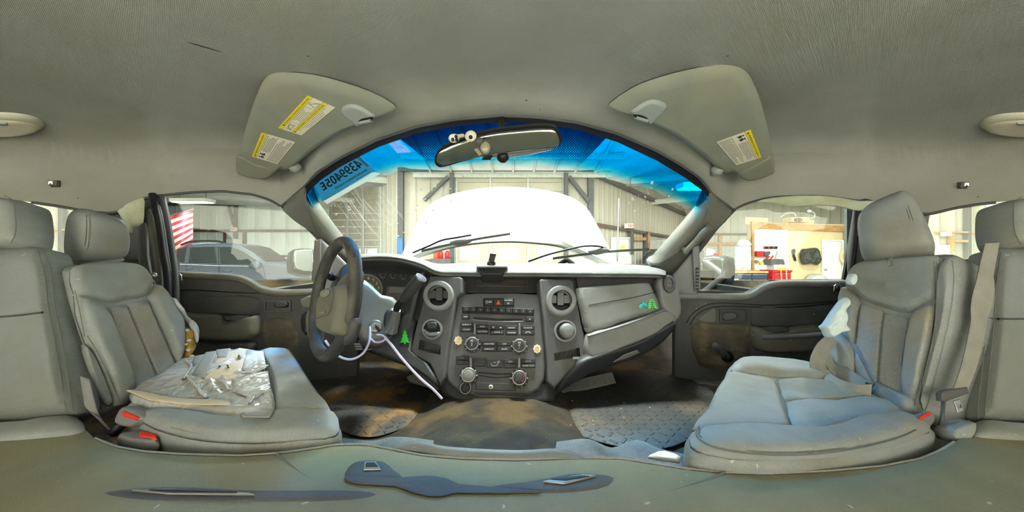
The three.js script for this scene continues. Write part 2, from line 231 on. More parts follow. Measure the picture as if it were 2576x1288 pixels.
// ---------------------------------------------------------------- the cab: reference surfaces
const WS = plane([1288, 300, 1.4463], [1288, 660, 2.1867], [1600, 300, 1.4463]);          // windscreen
const DL = vert(420, 1.72, 800, 1.95), DR = vert(1760, 1.95, 2160, 1.72);                // door windows
const RL = vert(0, 1.5, 400, 1.72), RR = vert(2200, 1.72, 2576, 1.5);                     // rear side glass
const EDGE = [[-400, 497], [0, 500], [70, 507], [150, 518], [225, 532], [280, 536], [312, 528], [340, 508], [365, 497], [410, 490], [480, 483], [560, 480], [640, 489], [680, 503], [706, 518], [735, 495], [768, 466], [800, 432], [860, 394], [950, 350], [1050, 317], [1150, 299], [1260, 290], [1350, 294], [1450, 307], [1550, 334], [1650, 377], [1720, 418], [1770, 455], [1787, 482], [1812, 503], [1846, 526], [1880, 511], [1920, 499], [1960, 494], [2040, 492], [2100, 496], [2180, 508], [2240, 520], [2300, 534], [2340, 538], [2400, 523], [2460, 513], [2510, 508], [2576, 502], [2976, 499]];
const back = (px, py) => {
  if (px < 400) return RL.d(Math.max(px, -400), py) - 0.03;
  if (px > 2180) return RR.d(Math.min(px, 2976), py) - 0.03;
  const l = sm(690, 800, px), r = 1 - sm(1770, 1870, px), w = WS.d(px, Math.max(py, 250)) - 0.02, k = Math.min(l, r);
  return lerp((px < 1288 ? DL : DR).d(px, py) - 0.03, w, k);
};
const smin = (a, b, k) => { const h = clamp(0.5 + 0.5 * (b - a) / k, 0, 1); return lerp(b, a, h) - k * h * (1 - h); };
const linerD = (px, py) => { const k = lerp(lerp(0.95, 0.55, sm(-300, 640, px) * (1 - sm(1930, 2870, px))), 0.12, sm(650, 900, px) * (1 - sm(1680, 1900, px))), t = 0.62 * FOC / Math.max(20, 644 - py); return smin(t, back(px, py), k); };
const LINER = surf(linerD);
// a flat board lying just below the headliner
function boardPlane(out, gap) {
  const pts = out.flatMap(([x, y], i) => { const [x2, y2] = out[(i + out.length / 2) % out.length | 0]; return [0, 0.25, 0.5].map((t) => [lerp(x, x2, t), lerp(y, y2, t)]); });
  let sx = 0, sy = 0; for (const [x, y] of pts) { sx += x / pts.length; sy += y / pts.length; }
  let uu = 0, uv = 0, vv = 0, ub = 0, vb = 0, b0 = 0; for (const [x, y] of pts) { const u = x - sx, v = y - sy, w = 1 / linerD(x, y); uu += u * u; uv += u * v; vv += v * v; ub += u * w; vb += v * w; b0 += w / pts.length; }
  const det = uu * vv - uv * uv, a = (ub * vv - vb * uv) / det, b = (vb * uu - ub * uv) / det, inv = (x, y) => b0 + a * (x - sx) + b * (y - sy);
  let push = 0; for (const [x, y] of pts) push = Math.max(push, 1 / (linerD(x, y) - gap) - inv(x, y)); const d = (x, y) => 1 / (inv(x, y) + push);
  return plane([sx, sy, d(sx, sy)], [sx + 50, sy, d(sx + 50, sy)], [sx, sy + 50, d(sx, sy + 50)]);
}
// headliner
{
  const g = struct('ceiling', 'grey woven fabric headliner arching over the truck cab'); const rows = [], xs = []; for (let x = -400; x <= 2976; x += 24) xs.push(x); xs.push(...[706, 768, 1787, 1846]); xs.sort((a, b) => a - b);
  for (let i = 0; i <= 26; i++) rows.push(xs.map((x) => { const e = interp(EDGE, x), t = 1 - (1 - i / 26) ** 1.6, py = lerp(e, -420, t); return LINER.at(x, py); }));
  part(g, 'headliner', loft(rows, { flat: true, th: 0.03, dir: V(0, 1, -0.3) }), mt.liner);
  const lip = xs.filter((x) => x > 60 && x < 2520).map((x) => LINER.at(x, interp(EDGE, x) + 1));
  part(g, 'edge_trim', tube(lip, 0.006, { n: 260, rad: 6 }), mt.pillarDark);
  part(g, 'roof_panel', box(-3.3, 3.3, 2.28, 2.31, -1.42, 1.45), mt.liner);
  // small soot marks on the fabric
  for (const [x, y, rx, ry] of [[1324, 252, 3, 1.2], [1351, 262, 3.2, 2], [1325, 273, 2, 1.4], [1320, 262, 2.5, 1.6], [1346, 271, 2, 1], [2276, 351, 2, 1.2], [515, 118, 46, 1]]) part(g, 'soot_mark', puff(LINER, circ(x, y, rx, ry, 10, x === 515 ? 0.28 : 0), { h: 0.0004, th: 0.0004, base: 0.001, k: 0, rings: 2 }), mt.black);
}
// cab shell behind the eye point, floor, cowl
{
  const w = mt.liner, b = struct('wall_back', 'rear cab panel behind the bench seat with an added wide opening for fill light');  // unseen; its wide opening is made up to let fill light in
  part(b, 'panel', box(-2.7, 2.7, 0.7, 1.3, 1.4, 1.45), w); part(b, 'header', box(-2.7, 2.7, 2.2, 2.28, 1.4, 1.45), w); part(b, 'post', box(-2.7, -2.55, 1.3, 2.2, 1.4, 1.45), w); part(b, 'post', box(2.55, 2.7, 1.3, 2.2, 1.4, 1.45), w);
 
  for (const [s, n] of [[-1, 'wall_left'], [1, 'wall_right']]) { const o = struct(n, `${s < 0 ? 'left' : 'right'} cab side panel beside the bench seat`); const sx = s < 0 ? [-2.75, -2.7] : [2.7, 2.75]; part(o, 'panel', box(...sx, 0.7, 2.3, -1.75, 1.45), w); }
  const f = struct('floor', 'worn cab floor carpet with dirt and a raised centre tunnel');
  const rows = []; for (let i = 0; i <= 16; i++) { const z = lerp(-2.5, 1.45, i / 16), r = []; for (let j = 0; j <= 60; j++) { const x = lerp(-2.7, 2.7, j / 60); r.push(V(x, 0.93 + 0.075 * Math.exp(-(((x + 0.06) / 0.28) ** 4)) + 0.5 * sm(-2.2, -2.5, z), z)); } rows.push(r); }
  part(f, 'carpet', loft(rows, { flat: true, th: 0.04, dir: V(0, -1, 0) }), mt.carpet);
  part(f, 'firewall', box(-1.4, 1.4, 0.9, 1.5, -2.56, -2.5), mt.black);
  for (const s of [-1, 1]) part(f, 'kick_panel', box(s * 1.32 - 0.03, s * 1.32 + 0.03, 0.9, 1.42, -2.5, -1.9), mt.black);
  const hump = []; for (let i = 0; i <= 8; i++) { const t = i / 8; hump.push([850, 940, 985, 1040, 1100, 1250, 1400, 1480, 1540, 1600, 1660, 1720].map((x) => { const e = interp([[850, 1100], [940, 1108], [985, 1099], [1040, 1101], [1100, 1109], [1250, 1117], [1400, 1111], [1480, 1104], [1540, 1126], [1600, 1106], [1660, 1128], [1720, 1142]], x); return P(x, lerp(e, 1215, t), lerp(1.19, 0.9, t)); })); }
  part(f, 'seat_riser', loft(hump, { nu: 4, nv: 1, th: 0.02, dir: V(0, -1, -0.4) }), mt.carpetGrey, 'pale dirty carpet rising below the middle seat');
}
// windscreen with shade band and black border
{
  const g = struct('window_1', 'truck windscreen with blue shade band along its top');
  const top = []; for (let x = 768; x <= 1787; x += 24) top.push([x, interp(EDGE, x) + 2]); top.push([1787, 484]);
  const right = [[1786, 498], [1770, 522], [1740, 556], [1700, 602], [1665, 640], [1636, 672]], left = [[880, 672], [866, 640], [830, 588], [800, 548], [775, 512], [767, 486]];
  const out = [...top, ...right, ...left], pts = out.map(([x, y]) => WS.uv(x, y)), u0 = Math.min(...pts.map((q) => q[0])), u1 = Math.max(...pts.map((q) => q[0])), v0 = Math.min(...pts.map((q) => q[1])), v1 = Math.max(...pts.map((q) => q[1]));
  const W = 1536, H = 512, t = dataTex(W, H, (a, b) => {
    const q = WS.loc(lerp(u0, u1, a), lerp(v0, v1, b)), px = CX - FOC * q.x / q.z, py = CY + FOC * (q.y - EYE) / q.z, below = py - interp(EDGE, clamp(px, 768, 1787));
    const depth = interp([[768, 74], [850, 84], [1000, 94], [1100, 118], [1280, 122], [1470, 118], [1560, 112], [1700, 96], [1787, 88]], px), n = 10 * (fbm(a, b, 24, 3, 3) - 0.5), k = 1 - sm(depth - 34, depth + 12, below + n);
    const mid = sm(1040, 1046, px + (below - 60) * -0.9) * (1 - sm(1492, 1498, px + (below - 60) * 0.75)), dot = ((Math.floor(px / 3.2) + Math.floor(py / 3.2)) & 1) ? 1 : 0;
    const clear = [246, 250, 246], blue = [0, 204, 255], dots = [lerp(34, 50, dot), lerp(96, 200, dot * sm(10, 90, below)), lerp(150, 250, dot * sm(10, 100, below))];
    const tint = mid > 0.5 ? dots.map((x, i) => lerp(x, blue[i], 0.62 * sm(50, 110, below))) : blue;
    const o = clear.map((x, i) => lerp(x, tint[i], k)); return o;
  }, true); t.wrapS = t.wrapT = THREE.ClampToEdgeWrapping;
  part(g, 'pane', plate(WS, out, { th: 0.004, bev: 0, uv01: true }), glass(0xffffff, t, 0, 0.06));
  const inn = []; for (let x = 786; x <= 1770; x += 24) inn.push([x, interp(EDGE, x) + interp([[786, 24], [900, 20], [1050, 16], [1260, 14], [1450, 16], [1650, 24], [1770, 26]], x)]);
  inn.push([1780, 494], [1776, 506], [1764, 520], [1734, 552], [1694, 598], [1659, 636], [1632, 666], [884, 668], [872, 636], [836, 584], [808, 546], [784, 512], [774, 488]);
  part(g, 'border_band', plate(WS, out, { th: 0.008, bev: 0, h: 0.007, holes: [inn] }), M([34, 35, 44], { r: 0.4, vary: 0.1, s: 51 }), 'black printed border of the glass');
  part(g, 'mount_tab', plate(WS, rr(1247, 286, 1280, 304, 3), { th: 0.012, h: 0.02 }), mt.black);
  const drop = M([232, 236, 236], { r: 0.2, plain: true }), seedSave = seed; seed = 99;
  for (let i = 0; i < 70; i++) { const cl = i % 4, x = [1120, 1640, 880, 1040][cl] + (rnd() + rnd() - 1) * [130, 90, 60, 90][cl], y = [480, 500, 520, 560][cl] + (rnd() + rnd() - 1) * 70; const r = 1 + 2.2 * rnd() ** 3; part(g, 'fleck', puff(WS, circ(x, y, r * 1.5, r, 7, rnd() * 3), { h: 0.0006, th: 0.0004, base: 0.0035, k: 0, rings: 2 }), drop); }
  for (let i = 0; i < 26; i++) { const x = 850 + rnd() * 130, y = 470 + rnd() * 60, l = 40 + rnd() * 70, a = 0.75 + rnd() * 0.35; part(g, 'scratch', tube([0, 0.5, 1].map((t) => WS.at(x + l * t * Math.cos(a), y + l * t * Math.sin(a) + 6 * t * (1 - t), 0.0045)), 0.0006, { n: 6, rad: 4 }), drop); }
  seed = seedSave;
}
// ---------------------------------------------------------------- the workshop outside the cab
const shop = {
  sheetW: M([232, 238, 234], { r: 0.5, vary: 0.05, grime: [180, 182, 172], ga: 0.4, tile: 2.5, s: 61 }),
  sheet: M([184, 180, 164], { r: 0.55, vary: 0.06, grime: [160, 150, 130], ga: 0.5, tile: 2.5, s: 62 }),
  roof: M([232, 231, 228], { r: 0.7, vary: 0.08, grime: [206, 203, 196], ga: 0.6, tile: 3, s: 63 }),
  beam: M([106, 84, 74], { r: 0.6, vary: 0.12, s: 64 }), post: M([92, 92, 92], { r: 0.6, vary: 0.1, s: 65 }), wood: M([186, 142, 92], { r: 0.8, vary: 0.14, s: 66 }),
  panel: M([180, 176, 156], { r: 0.5, vary: 0.05, grime: [158, 150, 128], ga: 0.4, s: 67, tile: 2 }), concrete: M([204, 202, 196], { r: 0.8, vary: 0.12, tile: 2, s: 68 }),
  white: M([236, 236, 230], { r: 0.5, vary: 0.03, s: 69 }), room: M([226, 206, 160], { r: 0.7, vary: 0.04, grime: [206, 182, 136], ga: 0.3, tile: 2, s: 70 }), grey: M([186, 190, 182], { r: 0.5, vary: 0.05, s: 71 }),
  red: M([196, 40, 46], { r: 0.4, vary: 0.08, s: 72 }), darkBlue: M([52, 62, 82], { r: 0.4, vary: 0.08, s: 73 }), yellow: M([240, 214, 30], { r: 0.6, vary: 0.05, s: 74 }), tarp: M([74, 74, 68], { r: 0.6, bump: 'wrinkle', bs: 0.05, bt: 0.8, vary: 0.15, s: 75 }),
  car: M([66, 72, 82], { r: 0.35, m: 0.1, vary: 0.03, s: 76, coat: 0.35, cr: 0.08 }), tint: M([30, 38, 38], { r: 0.3, plain: true }), orange: M([226, 96, 60], { r: 0.6, vary: 0.08, s: 77 }),
};
const WALLS = { wall_shop_left: [400, 17.7, 830, 19, 'sheetW'], wall_shop_front_left: [830, 19, 1010, 11, 'sheet'], wall_shop_front: [1010, 11, 1490, 11, 'sheet'], wall_shop_front_right: [1490, 11, 1720, 19, 'sheet'], wall_shop_right: [1720, 19, 2330, 15, 'sheet'], wall_shop_rear_left: [-520, 8, 396, 9, 'sheet'], wall_shop_rear_right: [2190, 9, 3096, 8, 'sheet'] };
const wallPl = {};
{ // ribbed metal wall sheets, one mesh each
  const unit = []; for (const [x, z] of [[0, 0], [0.012, 0.035], [0.05, 0.035], [0.062, 0], [0.33, 0], [0.342, 0.035], [0.38, 0.035], [0.392, 0], [0.7, 0]]) unit.push([x, z]);
  const sheetGeo = loft([unit.map(([x, z]) => V(x, 0, z)), unit.map(([x, z]) => V(x, 1, z))], { flat: true, th: 0.01, dir: V(0, 0, -1) });
  const gaps = { wall_shop_front: [[1146, 1420]], wall_shop_front_left: [[834, 966]] };
  for (const [name, [x1, d1, x2, d2, m]] of Object.entries(WALLS)) {
    const w = struct(name, { wall_shop_left: 'white ribbed metal shop wall beyond the driver window', wall_shop_front_left: 'ribbed metal shop wall left of the raised bonnet', wall_shop_front: 'ribbed metal shop wall straight ahead', wall_shop_front_right: 'beige ribbed metal shop wall right of the raised bonnet', wall_shop_right: 'beige ribbed metal wall beyond the passenger window', wall_shop_rear_left: 'beige ribbed metal wall seen past the left headrest', wall_shop_rear_right: 'beige ribbed metal wall seen past the right headrest' }[name]);
    wallPl[name] = vert(x1, d1, x2, d2);
    const spans = []; let a = x1; for (const [g0, g1] of gaps[name] || []) { spans.push([a, g0]); a = g1; } spans.push([a, x2]);
    for (const [s0, s1] of spans) {
      const A = wallPl[name].at(s0, 644), B = wallPl[name].at(s1, 644), len = Math.hypot(B.x - A.x, B.z - A.z), n = Math.max(1, Math.round(len / 0.7));
      for (let i = 0; i < n; i++) { const k = part(w, 'wall_sheet', sheetGeo, shop[m]); k.scale.set(len / n / 0.7, 4.7, 1); k.position.set(lerp(A.x, B.x, i / n), 0, lerp(A.z, B.z, i / n)); k.rotation.y = -Math.atan2(B.z - A.z, B.x - A.x); }
    }
  }
  for (const [n, a] of [['wall_shop_side_left', [-18.2, -18, 0, 6, -20, 8]], ['wall_shop_side_right', [18, 18.2, 0, 6, -20, 8]], ['wall_shop_back', [-18, 18, 0, 6, 8, 8.2]]]) { const w = struct(n, `plain ${n.split('_').pop()} wall of the workshop`); part(w, 'panel', box(...a), shop.sheet); }
  for (const [n, x0, d0, x1, d1] of [['wall_shop_return_left', 396, 9, 400, 17.7], ['wall_shop_return_right', 2190, 9, 2200, 16]]) { const w = struct(n, 'short return wall of the workshop'), A = P(x0, 644, d0), B = P(x1, 644, d1); part(w, 'panel', loft([[V(A.x, 0, A.z), V(B.x, 0, B.z)], [V(A.x, 4.7, A.z), V(B.x, 4.7, B.z)]], { flat: true, th: 0.05, dir: V(1, 0, 0) }), shop.sheet); }
  const g = struct('ground', 'concrete workshop floor'); part(g, 'slab', box(-18, 18, -0.1, 0, -20, 8), shop.concrete);
  const r = struct('roof', 'ribbed metal workshop roof on purlins'), ry = (x, z) => 5.6 - lerp(0.1875, 0.094, sm(2.5, 6, Math.abs(x))) * Math.max(0, -z - 3);
  const rows = []; for (let i = 0; i <= 24; i++) { const z = lerp(8, -20, i / 24), q = []; for (let j = 0; j <= 36; j++) q.push(V(lerp(-18.2, 18.2, j / 36), ry(lerp(-18.2, 18.2, j / 36), z), z)); rows.push(q); }
  part(r, 'roof_sheet', loft(rows, { flat: true, th: 0.06, dir: V(0, 1, 0) }), shop.roof);
  for (const z of [-9.6, -10.8]) { part(r, 'purlin', loft([[-3, 3].map((x) => V(x, ry(x, z) - 0.02, z)), [-3, 3].map((x) => V(x, ry(x, z) - 0.2, z))], { flat: true, th: 0.06 }), shop.grey); }
  for (const z of [-12, -15]) for (const s of [-1, 1]) part(r, 'purlin', loft([[4, 11, 18].map((x) => V(s * x, ry(x, z) - 0.02, z)), [4, 11, 18].map((x) => V(s * x, ry(x, z) - 0.22, z))], { flat: true, th: 0.07 }), shop.grey);
  for (let i = -4; i <= 4; i++) part(r, 'roof_rib', loft([[V(i * 0.62, ry(0, -4) - 0.01, -4), V(i * 0.62, ry(0, -11) - 0.01, -11)], [V(i * 0.62 + 0.05, ry(0, -4) - 0.05, -4), V(i * 0.62 + 0.05, ry(0, -11) - 0.05, -11)]], { flat: true, th: 0.02, dir: V(1, 0, 0) }), shop.roof);
}
// girts, posts and eave beams standing on the walls
const onWall = (w, pts, o) => plate(wallPl[w], pts, { th: 0.12, bev: 0.006, h: 0.16, ...o });
{
  const beam = (w, pts, m, label, o) => one('wall_beam', onWall(w, pts, o), m, label, 'beam', 'girts and posts of the workshop walls');
  beam('wall_shop_left', rect(405, 578, 828, 584), shop.beam, 'upper brown girt along the white wall beyond the driver window');
  beam('wall_shop_left', rect(405, 642, 828, 647), shop.beam, 'lower brown girt behind the parked dark car');
  beam('wall_shop_left', rect(591, 508, 600, 600), shop.beam, 'brown post under the driver-side exit sign');
  beam('wall_shop_left', rect(566, 583, 571, 660), shop.beam, 'left jamb post of the white door behind the car');
  beam('wall_shop_left', rect(614, 583, 622, 660), shop.beam, 'right jamb post of the white door behind the car');
  beam('wall_shop_left', [[566, 478], [572, 478], [592, 560], [588, 566]], shop.beam, 'slanting brown brace above the parked car');
  beam('wall_shop_left', rect(405, 512, 828, 518), shop.post, 'grey eave beam beyond the driver window');
  beam('wall_shop_front', rect(1012, 428, 1488, 436), shop.post, 'grey eave beam over the overhead door straight ahead', { h: 0.3 });
  for (const [x, l] of [[1140, 'left grey door track of the overhead door ahead'], [1421, 'right grey door track of the overhead door ahead']]) beam('wall_shop_front', rect(x - 5, 440, x + 5, 690), shop.post, l, { h: 0.3 });
  beam('wall_shop_front', rect(1004, 425, 1018, 690), shop.post, 'grey corner column left of the bonnet');
  beam('wall_shop_front', rect(1477, 425, 1491, 690), shop.post, 'grey corner column right of the bonnet');
  beam('wall_shop_front', [[1425, 452], [1432, 446], [1480, 506], [1474, 514]], shop.post, 'diagonal brace right of the overhead door ahead', { h: 0.3 });
  beam('wall_shop_front', [[1075, 510], [1069, 504], [1128, 446], [1134, 452]], shop.post, 'diagonal brace left of the overhead door ahead', { h: 0.3 });
  const fr = 'wall_shop_front_right', W = wallPl[fr];
  const along = (x0, y0, x1, y1, hgt) => [[x0, y0], [x1, y1], [x1, y1 + hgt * 0.62], [x0, y0 + hgt]];
  beam(fr, along(1495, 562, 1700, 597, 8), shop.beam, 'brown girt running along the right-hand shop wall');
  beam(fr, along(1495, 436, 1718, 536, 12), shop.post, 'eave beam running along the right-hand shop wall');
  beam(fr, rect(1577, 574, 1584, 640), shop.post, 'dark post between the white door and the window opening');
  beam(fr, rect(1616, 583, 1620, 660), shop.post, 'thin grey post beside the yellow stud'); beam(fr, rect(1620, 583, 1626, 660), shop.wood, 'yellow wooden stud beside the air conditioner');
  beam(fr, rect(1586, 597, 1616, 605), shop.wood, 'short wooden noggin right of the white shop door');
  beam('wall_shop_right', rect(1760, 587, 1892, 591), shop.beam, 'brown girt beyond the passenger window'); beam('wall_shop_right', rect(1760, 610, 1888, 616), shop.wood, 'horizontal timber rail beyond the passenger window');
  beam('wall_shop_right', rect(1808, 592, 1815, 672), shop.wood, 'upright timber stud beyond the passenger window');
  beam('wall_shop_rear_left', rect(112, 577, 190, 581), shop.wood, 'rusty girt seen past the left headrests'); beam('wall_shop_rear_left', rect(163, 515, 174, 650), shop.post, 'grey column seen past the left headrests');
  beam('wall_shop_rear_right', rect(2345, 583, 2475, 587), shop.wood, 'rusty girt seen past the right headrests'); beam('wall_shop_rear_right', rect(2418, 500, 2426, 650), shop.post, 'grey column seen past the right headrests');
  beam('wall_shop_rear_right', rect(2378, 588, 2384, 634), shop.wood, 'wooden stud left of the grey column at right'); beam('wall_shop_rear_right', rect(2384, 604, 2418, 610), shop.wood, 'short wooden cross rail left of the grey column at right');
}
// overhead doors: every section, stile and pane its own piece
function overhead(name, label, W, x0, x1, ys, stiles, win, h = 0.05) {
  const g = struct(name, label);
  for (let i = 0; i + 1 < ys.length; i++) {
    const out = rect(x0, ys[i], x1, ys[i + 1]), isW = win && i === win.row, holes = isW ? win.x.map(([a, b]) => rect(a, win.y[0], b, win.y[1])) : [];
    part(g, 'panel', plate(W, out.map(([x, y]) => [x, y === ys[i] ? y + 0.5 : y]), { th: 0.05, bev: 0.008, h, holes }), shop.panel);
    if (isW) for (const [a, b] of win.x) { part(g, 'window_frame', plate(W, rect(a - 2.5, win.y[0] - 2.5, b + 2.5, win.y[1] + 2.5), { th: 0.03, h: h + 0.015, holes: [rect(a, win.y[0], b, win.y[1])] }), shop.white); part(g, 'pane', plate(W, rect(a, win.y[0], b, win.y[1]), { th: 0.01, bev: 0, h: h - 0.02 }), glass(0xffffff, null, 0.05)); }
  }
  for (const x of stiles) part(g, 'stile', plate(W, rect(x - 2.5, ys[0], x + 2.5, ys[ys.length - 1]), { th: 0.04, h: h + 0.05 }), shop.grey);
}
const rowsOf = (a, b, n) => Array.from({ length: n + 1 }, (_, i) => lerp(a, b, i / n));
overhead('door_3', 'beige sectional overhead door straight ahead with a row of windows', wallPl.wall_shop_front, 1146, 1420, [...rowsOf(437, 616, 8), 660, 700, 760, 800], [1150, 1234, 1328, 1416], { row: 8, x: [[1160, 1205], [1257, 1302], [1353, 1399]], y: [626, 651] });
overhead('door_4', 'beige sectional overhead door in the left shop wall', wallPl.wall_shop_front_left, 834, 966, [...rowsOf(470, 620, 9), 646, 672, 720], [838, 878, 917, 962], { row: 9, x: [[884, 911], [924, 950]], y: [627, 641] });
{ // plain white doors
  const d = (name, label, w, x0, y0, x1, y1, m = shop.white, knob = 1) => { const g = struct(name, label); part(g, 'frame', onWall(w, rect(x0 - 3, y0 - 3, x1 + 3, y1), { th: 0.1, h: 0.12, holes: [rect(x0, y0, x1, y1 - 0.5)] }), shop.white); part(g, 'leaf', onWall(w, rect(x0, y0, x1, y1), { th: 0.05, h: 0.07 }), m); part(g, 'knob', ball(wallPl[w].at(knob > 0 ? x1 - 4 : x0 + 4, (y0 + y1 * 2) / 3, 0.12), 0.05), mt.chrome); return g; };
  d('door_5', 'white steel door behind the parked dark car', 'wall_shop_left', 575, 605, 612, 700, shop.white, -1);
  d('door_6', 'white steel door in the right-hand shop wall', 'wall_shop_front_right', 1538, 600, 1577, 740, shop.white, -1);
  d('door_7', 'white shop door glimpsed past the right headrest', 'wall_shop_rear_right', 2352, 620, 2374, 660);
  // garage door at the left rear
  const g = struct('door_8', 'white slatted shop door glimpsed past the left headrest'); for (let i = 0; i < 12; i++) part(g, 'slat', onWall('wall_shop_rear_left', rect(60, 500 + i * 13, 107, 512 + i * 13), { th: 0.05, h: 0.1 }), shop.white);
  const k = struct('door_9', 'white slatted shop door glimpsed at the far right'); for (let i = 0; i < 12; i++) part(k, 'slat', onWall('wall_shop_rear_right', rect(2474, 500 + i * 13, 2530, 512 + i * 13), { th: 0.05, h: 0.1 }), shop.white);
}
// exit signs
const exitTex = canvasTex(128, 80, (g, w, h) => { g.fillStyle = '#f4e6e0'; g.fillRect(0, 0, w, h); g.fillStyle = '#e8483c'; g.font = 'bold 50px sans-serif'; g.textAlign = 'center'; g.textBaseline = 'middle'; g.fillText('EXIT', w / 2, h / 2 + 2); });
for (const [w, x0, y0, x1, y1, l] of [['wall_shop_left', 587, 573, 603, 582, 'red exit sign on the brown post beyond the driver window'], ['wall_shop_front_right', 1558, 563, 1573, 575, 'red exit sign above the white door right of the bonnet'], ['wall_shop_rear_right', 2346, 585, 2362, 595, 'red exit sign glimpsed past the right headrest']]) one('exit_sign', onWall(w, rect(x0, y0, x1, y1), { h: 0.3, uv01: true }), [PR(exitTex, 0.5), shop.white], l, 'sign', 'exit signs');
// high-bay and added fill lamps: fitting, glowing lens and the light itself
for (const [i, [x, y, z, w, d, L]] of BAYS_AND_FILL_LAMPS.entries()) {
  const g = thing('high_bay_lamp', ['long shop lamp hanging over the truck bonnet', 'bright shop lamp seen at the top of the driver window', 'bright shop lamp seen through the blue band at upper right', 'added unseen fill lamp left of the bonnet', 'shop lamp hanging ahead of the overhead door', 'added unseen fill lamp before the tool room', 'added unseen fill lamp at the far right', 'added unseen fill lamp left of the truck', 'left added fill lamp unseen behind the truck', 'right added fill lamp unseen behind the truck', 'shop lamp hanging right over the windscreen'][i], 'lamp', 'high-bay shop lamps');
  part(g, 'housing', box(x - w / 2 - 0.04, x + w / 2 + 0.04, y, y + 0.12, z - d / 2 - 0.04, z + d / 2 + 0.04), shop.white);
  for (const s of [-1, 1]) part(g, 'cable', rod(V(x + s * w * 0.4, y + 0.12, z), V(x + s * w * 0.4, Math.max(y + 0.3, 5.5 - 0.1 * Math.max(0, -z - 3) * 1.2), z), 0.012), mt.steel);
  const lens = part(g, 'lens', box(x - w / 2, x + w / 2, y - 0.02, y + 0.005, z - d / 2, z + d / 2), new THREE.MeshStandardMaterial({ color: 0xffffff, emissive: lampColor, emissiveIntensity: 14 }));
  const l = new THREE.RectAreaLight(lampColor, L, w, d); l.position.set(x, y - 0.03, z); l.lookAt(x, y - 2, z); scene.add(l); void lens;
}
// flag of stripes
{
  const g = thing('flag', 'red and white striped flag hanging on the left shop wall', 'flag'), red = M([206, 70, 84], { r: 0.9, vary: 0.04, s: 81 }), white = M([246, 242, 240], { r: 0.9, vary: 0.02, s: 82 }), N = 11;
  const pt = (u, v) => { const x = lerp(lerp(420, 440, v), 485, u), y = lerp(lerp(549, 529, u ** 0.8), lerp(640, 606, u), v); return P(x, y, 13.5 + 0.25 * Math.sin(u * 7 + v * 2)); };
  for (let i = 0; i < N; i++) part(g, 'stripe', loft([0, 1].map((k) => Array.from({ length: 9 }, (_, j) => pt(j / 8, (i + k) / N))), { flat: true, th: 0.01 }), i % 2 ? white : red);
  part(g, 'pole', rod(P(418, 545, 13.5), P(487, 526, 13.5), 0.02), mt.steel);
}
// parked car
{
  const S = vert(430, 8.8, 800, 9.6), g = thing('parked_car', 'dark grey estate car with roof rails parked beyond the driver window', 'car');
  part(g, 'body', plate(S, [[425, 700], [432, 668], [437, 640], [452, 622], [476, 614], [520, 611], [575, 611], [602, 617], [635, 636], [664, 657], [700, 662], [745, 668], [790, 674], [812, 690], [820, 730], [780, 752], [752, 752], [748, 726], [728, 706], [704, 706], [684, 726], [680, 752], [430, 752]], { th: 1.7, bev: 0.09, seg: 4 }), shop.car);
  for (const [o, l] of [[[[447, 627], [470, 622], [463, 661], [444, 657]], 'small rear quarter window'], [[[480, 622], [540, 621], [547, 663], [475, 661]]], [[[552, 622], [584, 622], [612, 633], [640, 651], [656, 665], [556, 664]]]]) part(g, 'window', plate(S, o, { th: 0.02, h: 0.012 }), shop.tint, l);
  part(g, 'roof_rail', tube([S.at(448, 616, -0.1), S.at(470, 608, -0.1), S.at(540, 606, -0.1), S.at(562, 611, -0.1)], 0.025), mt.black);
  for (const [x, y] of [[475, 674], [572, 681]]) part(g, 'door_handle', puff(S, circ(x, y, 12, 3.4, 16), { h: 0.03, th: 0.005, k: 0 }), shop.car);
  part(g, 'trim_strip', tube([S.at(440, 664, 0.01), S.at(540, 668, 0.01), S.at(660, 670, 0.01)], 0.012), mt.chrome);
  for (const o of [[[470, 662], [466, 700], [470, 745]], [[549, 620], [552, 700], [555, 750]], [[660, 668], [668, 700], [668, 740]]]) part(g, 'door_seam', tube(o.map(([x, y]) => S.at(x, y, 0.001)), 0.008), mt.black);
  part(g, 'side_mirror', puff(S, [[632, 660], [652, 656], [660, 664], [656, 676], [636, 676], [628, 668]], { h: 0.12, th: 0.05 }), shop.car);
  const w = part(g, 'wheel', lathe(S.at(716, 752, -0.1), S.n, [[0, 0], [0.2, 0.01], [0.22, 0.05], [0.36, 0.05], [0.4, 0], [0.4, -0.2], [0, -0.2]]), mt.rubber); part(w, 'rim', lathe(S.at(716, 752, -0.045), S.n, [[0.05, 0.01], [0.19, 0.02], [0.25, 0.01], [0.26, -0.01]]), mt.silver);
  part(g, 'windscreen', plate(S, [[604, 619], [612, 619], [668, 656], [660, 658]], { th: 1.5, h: -0.1 }), shop.tint);
}
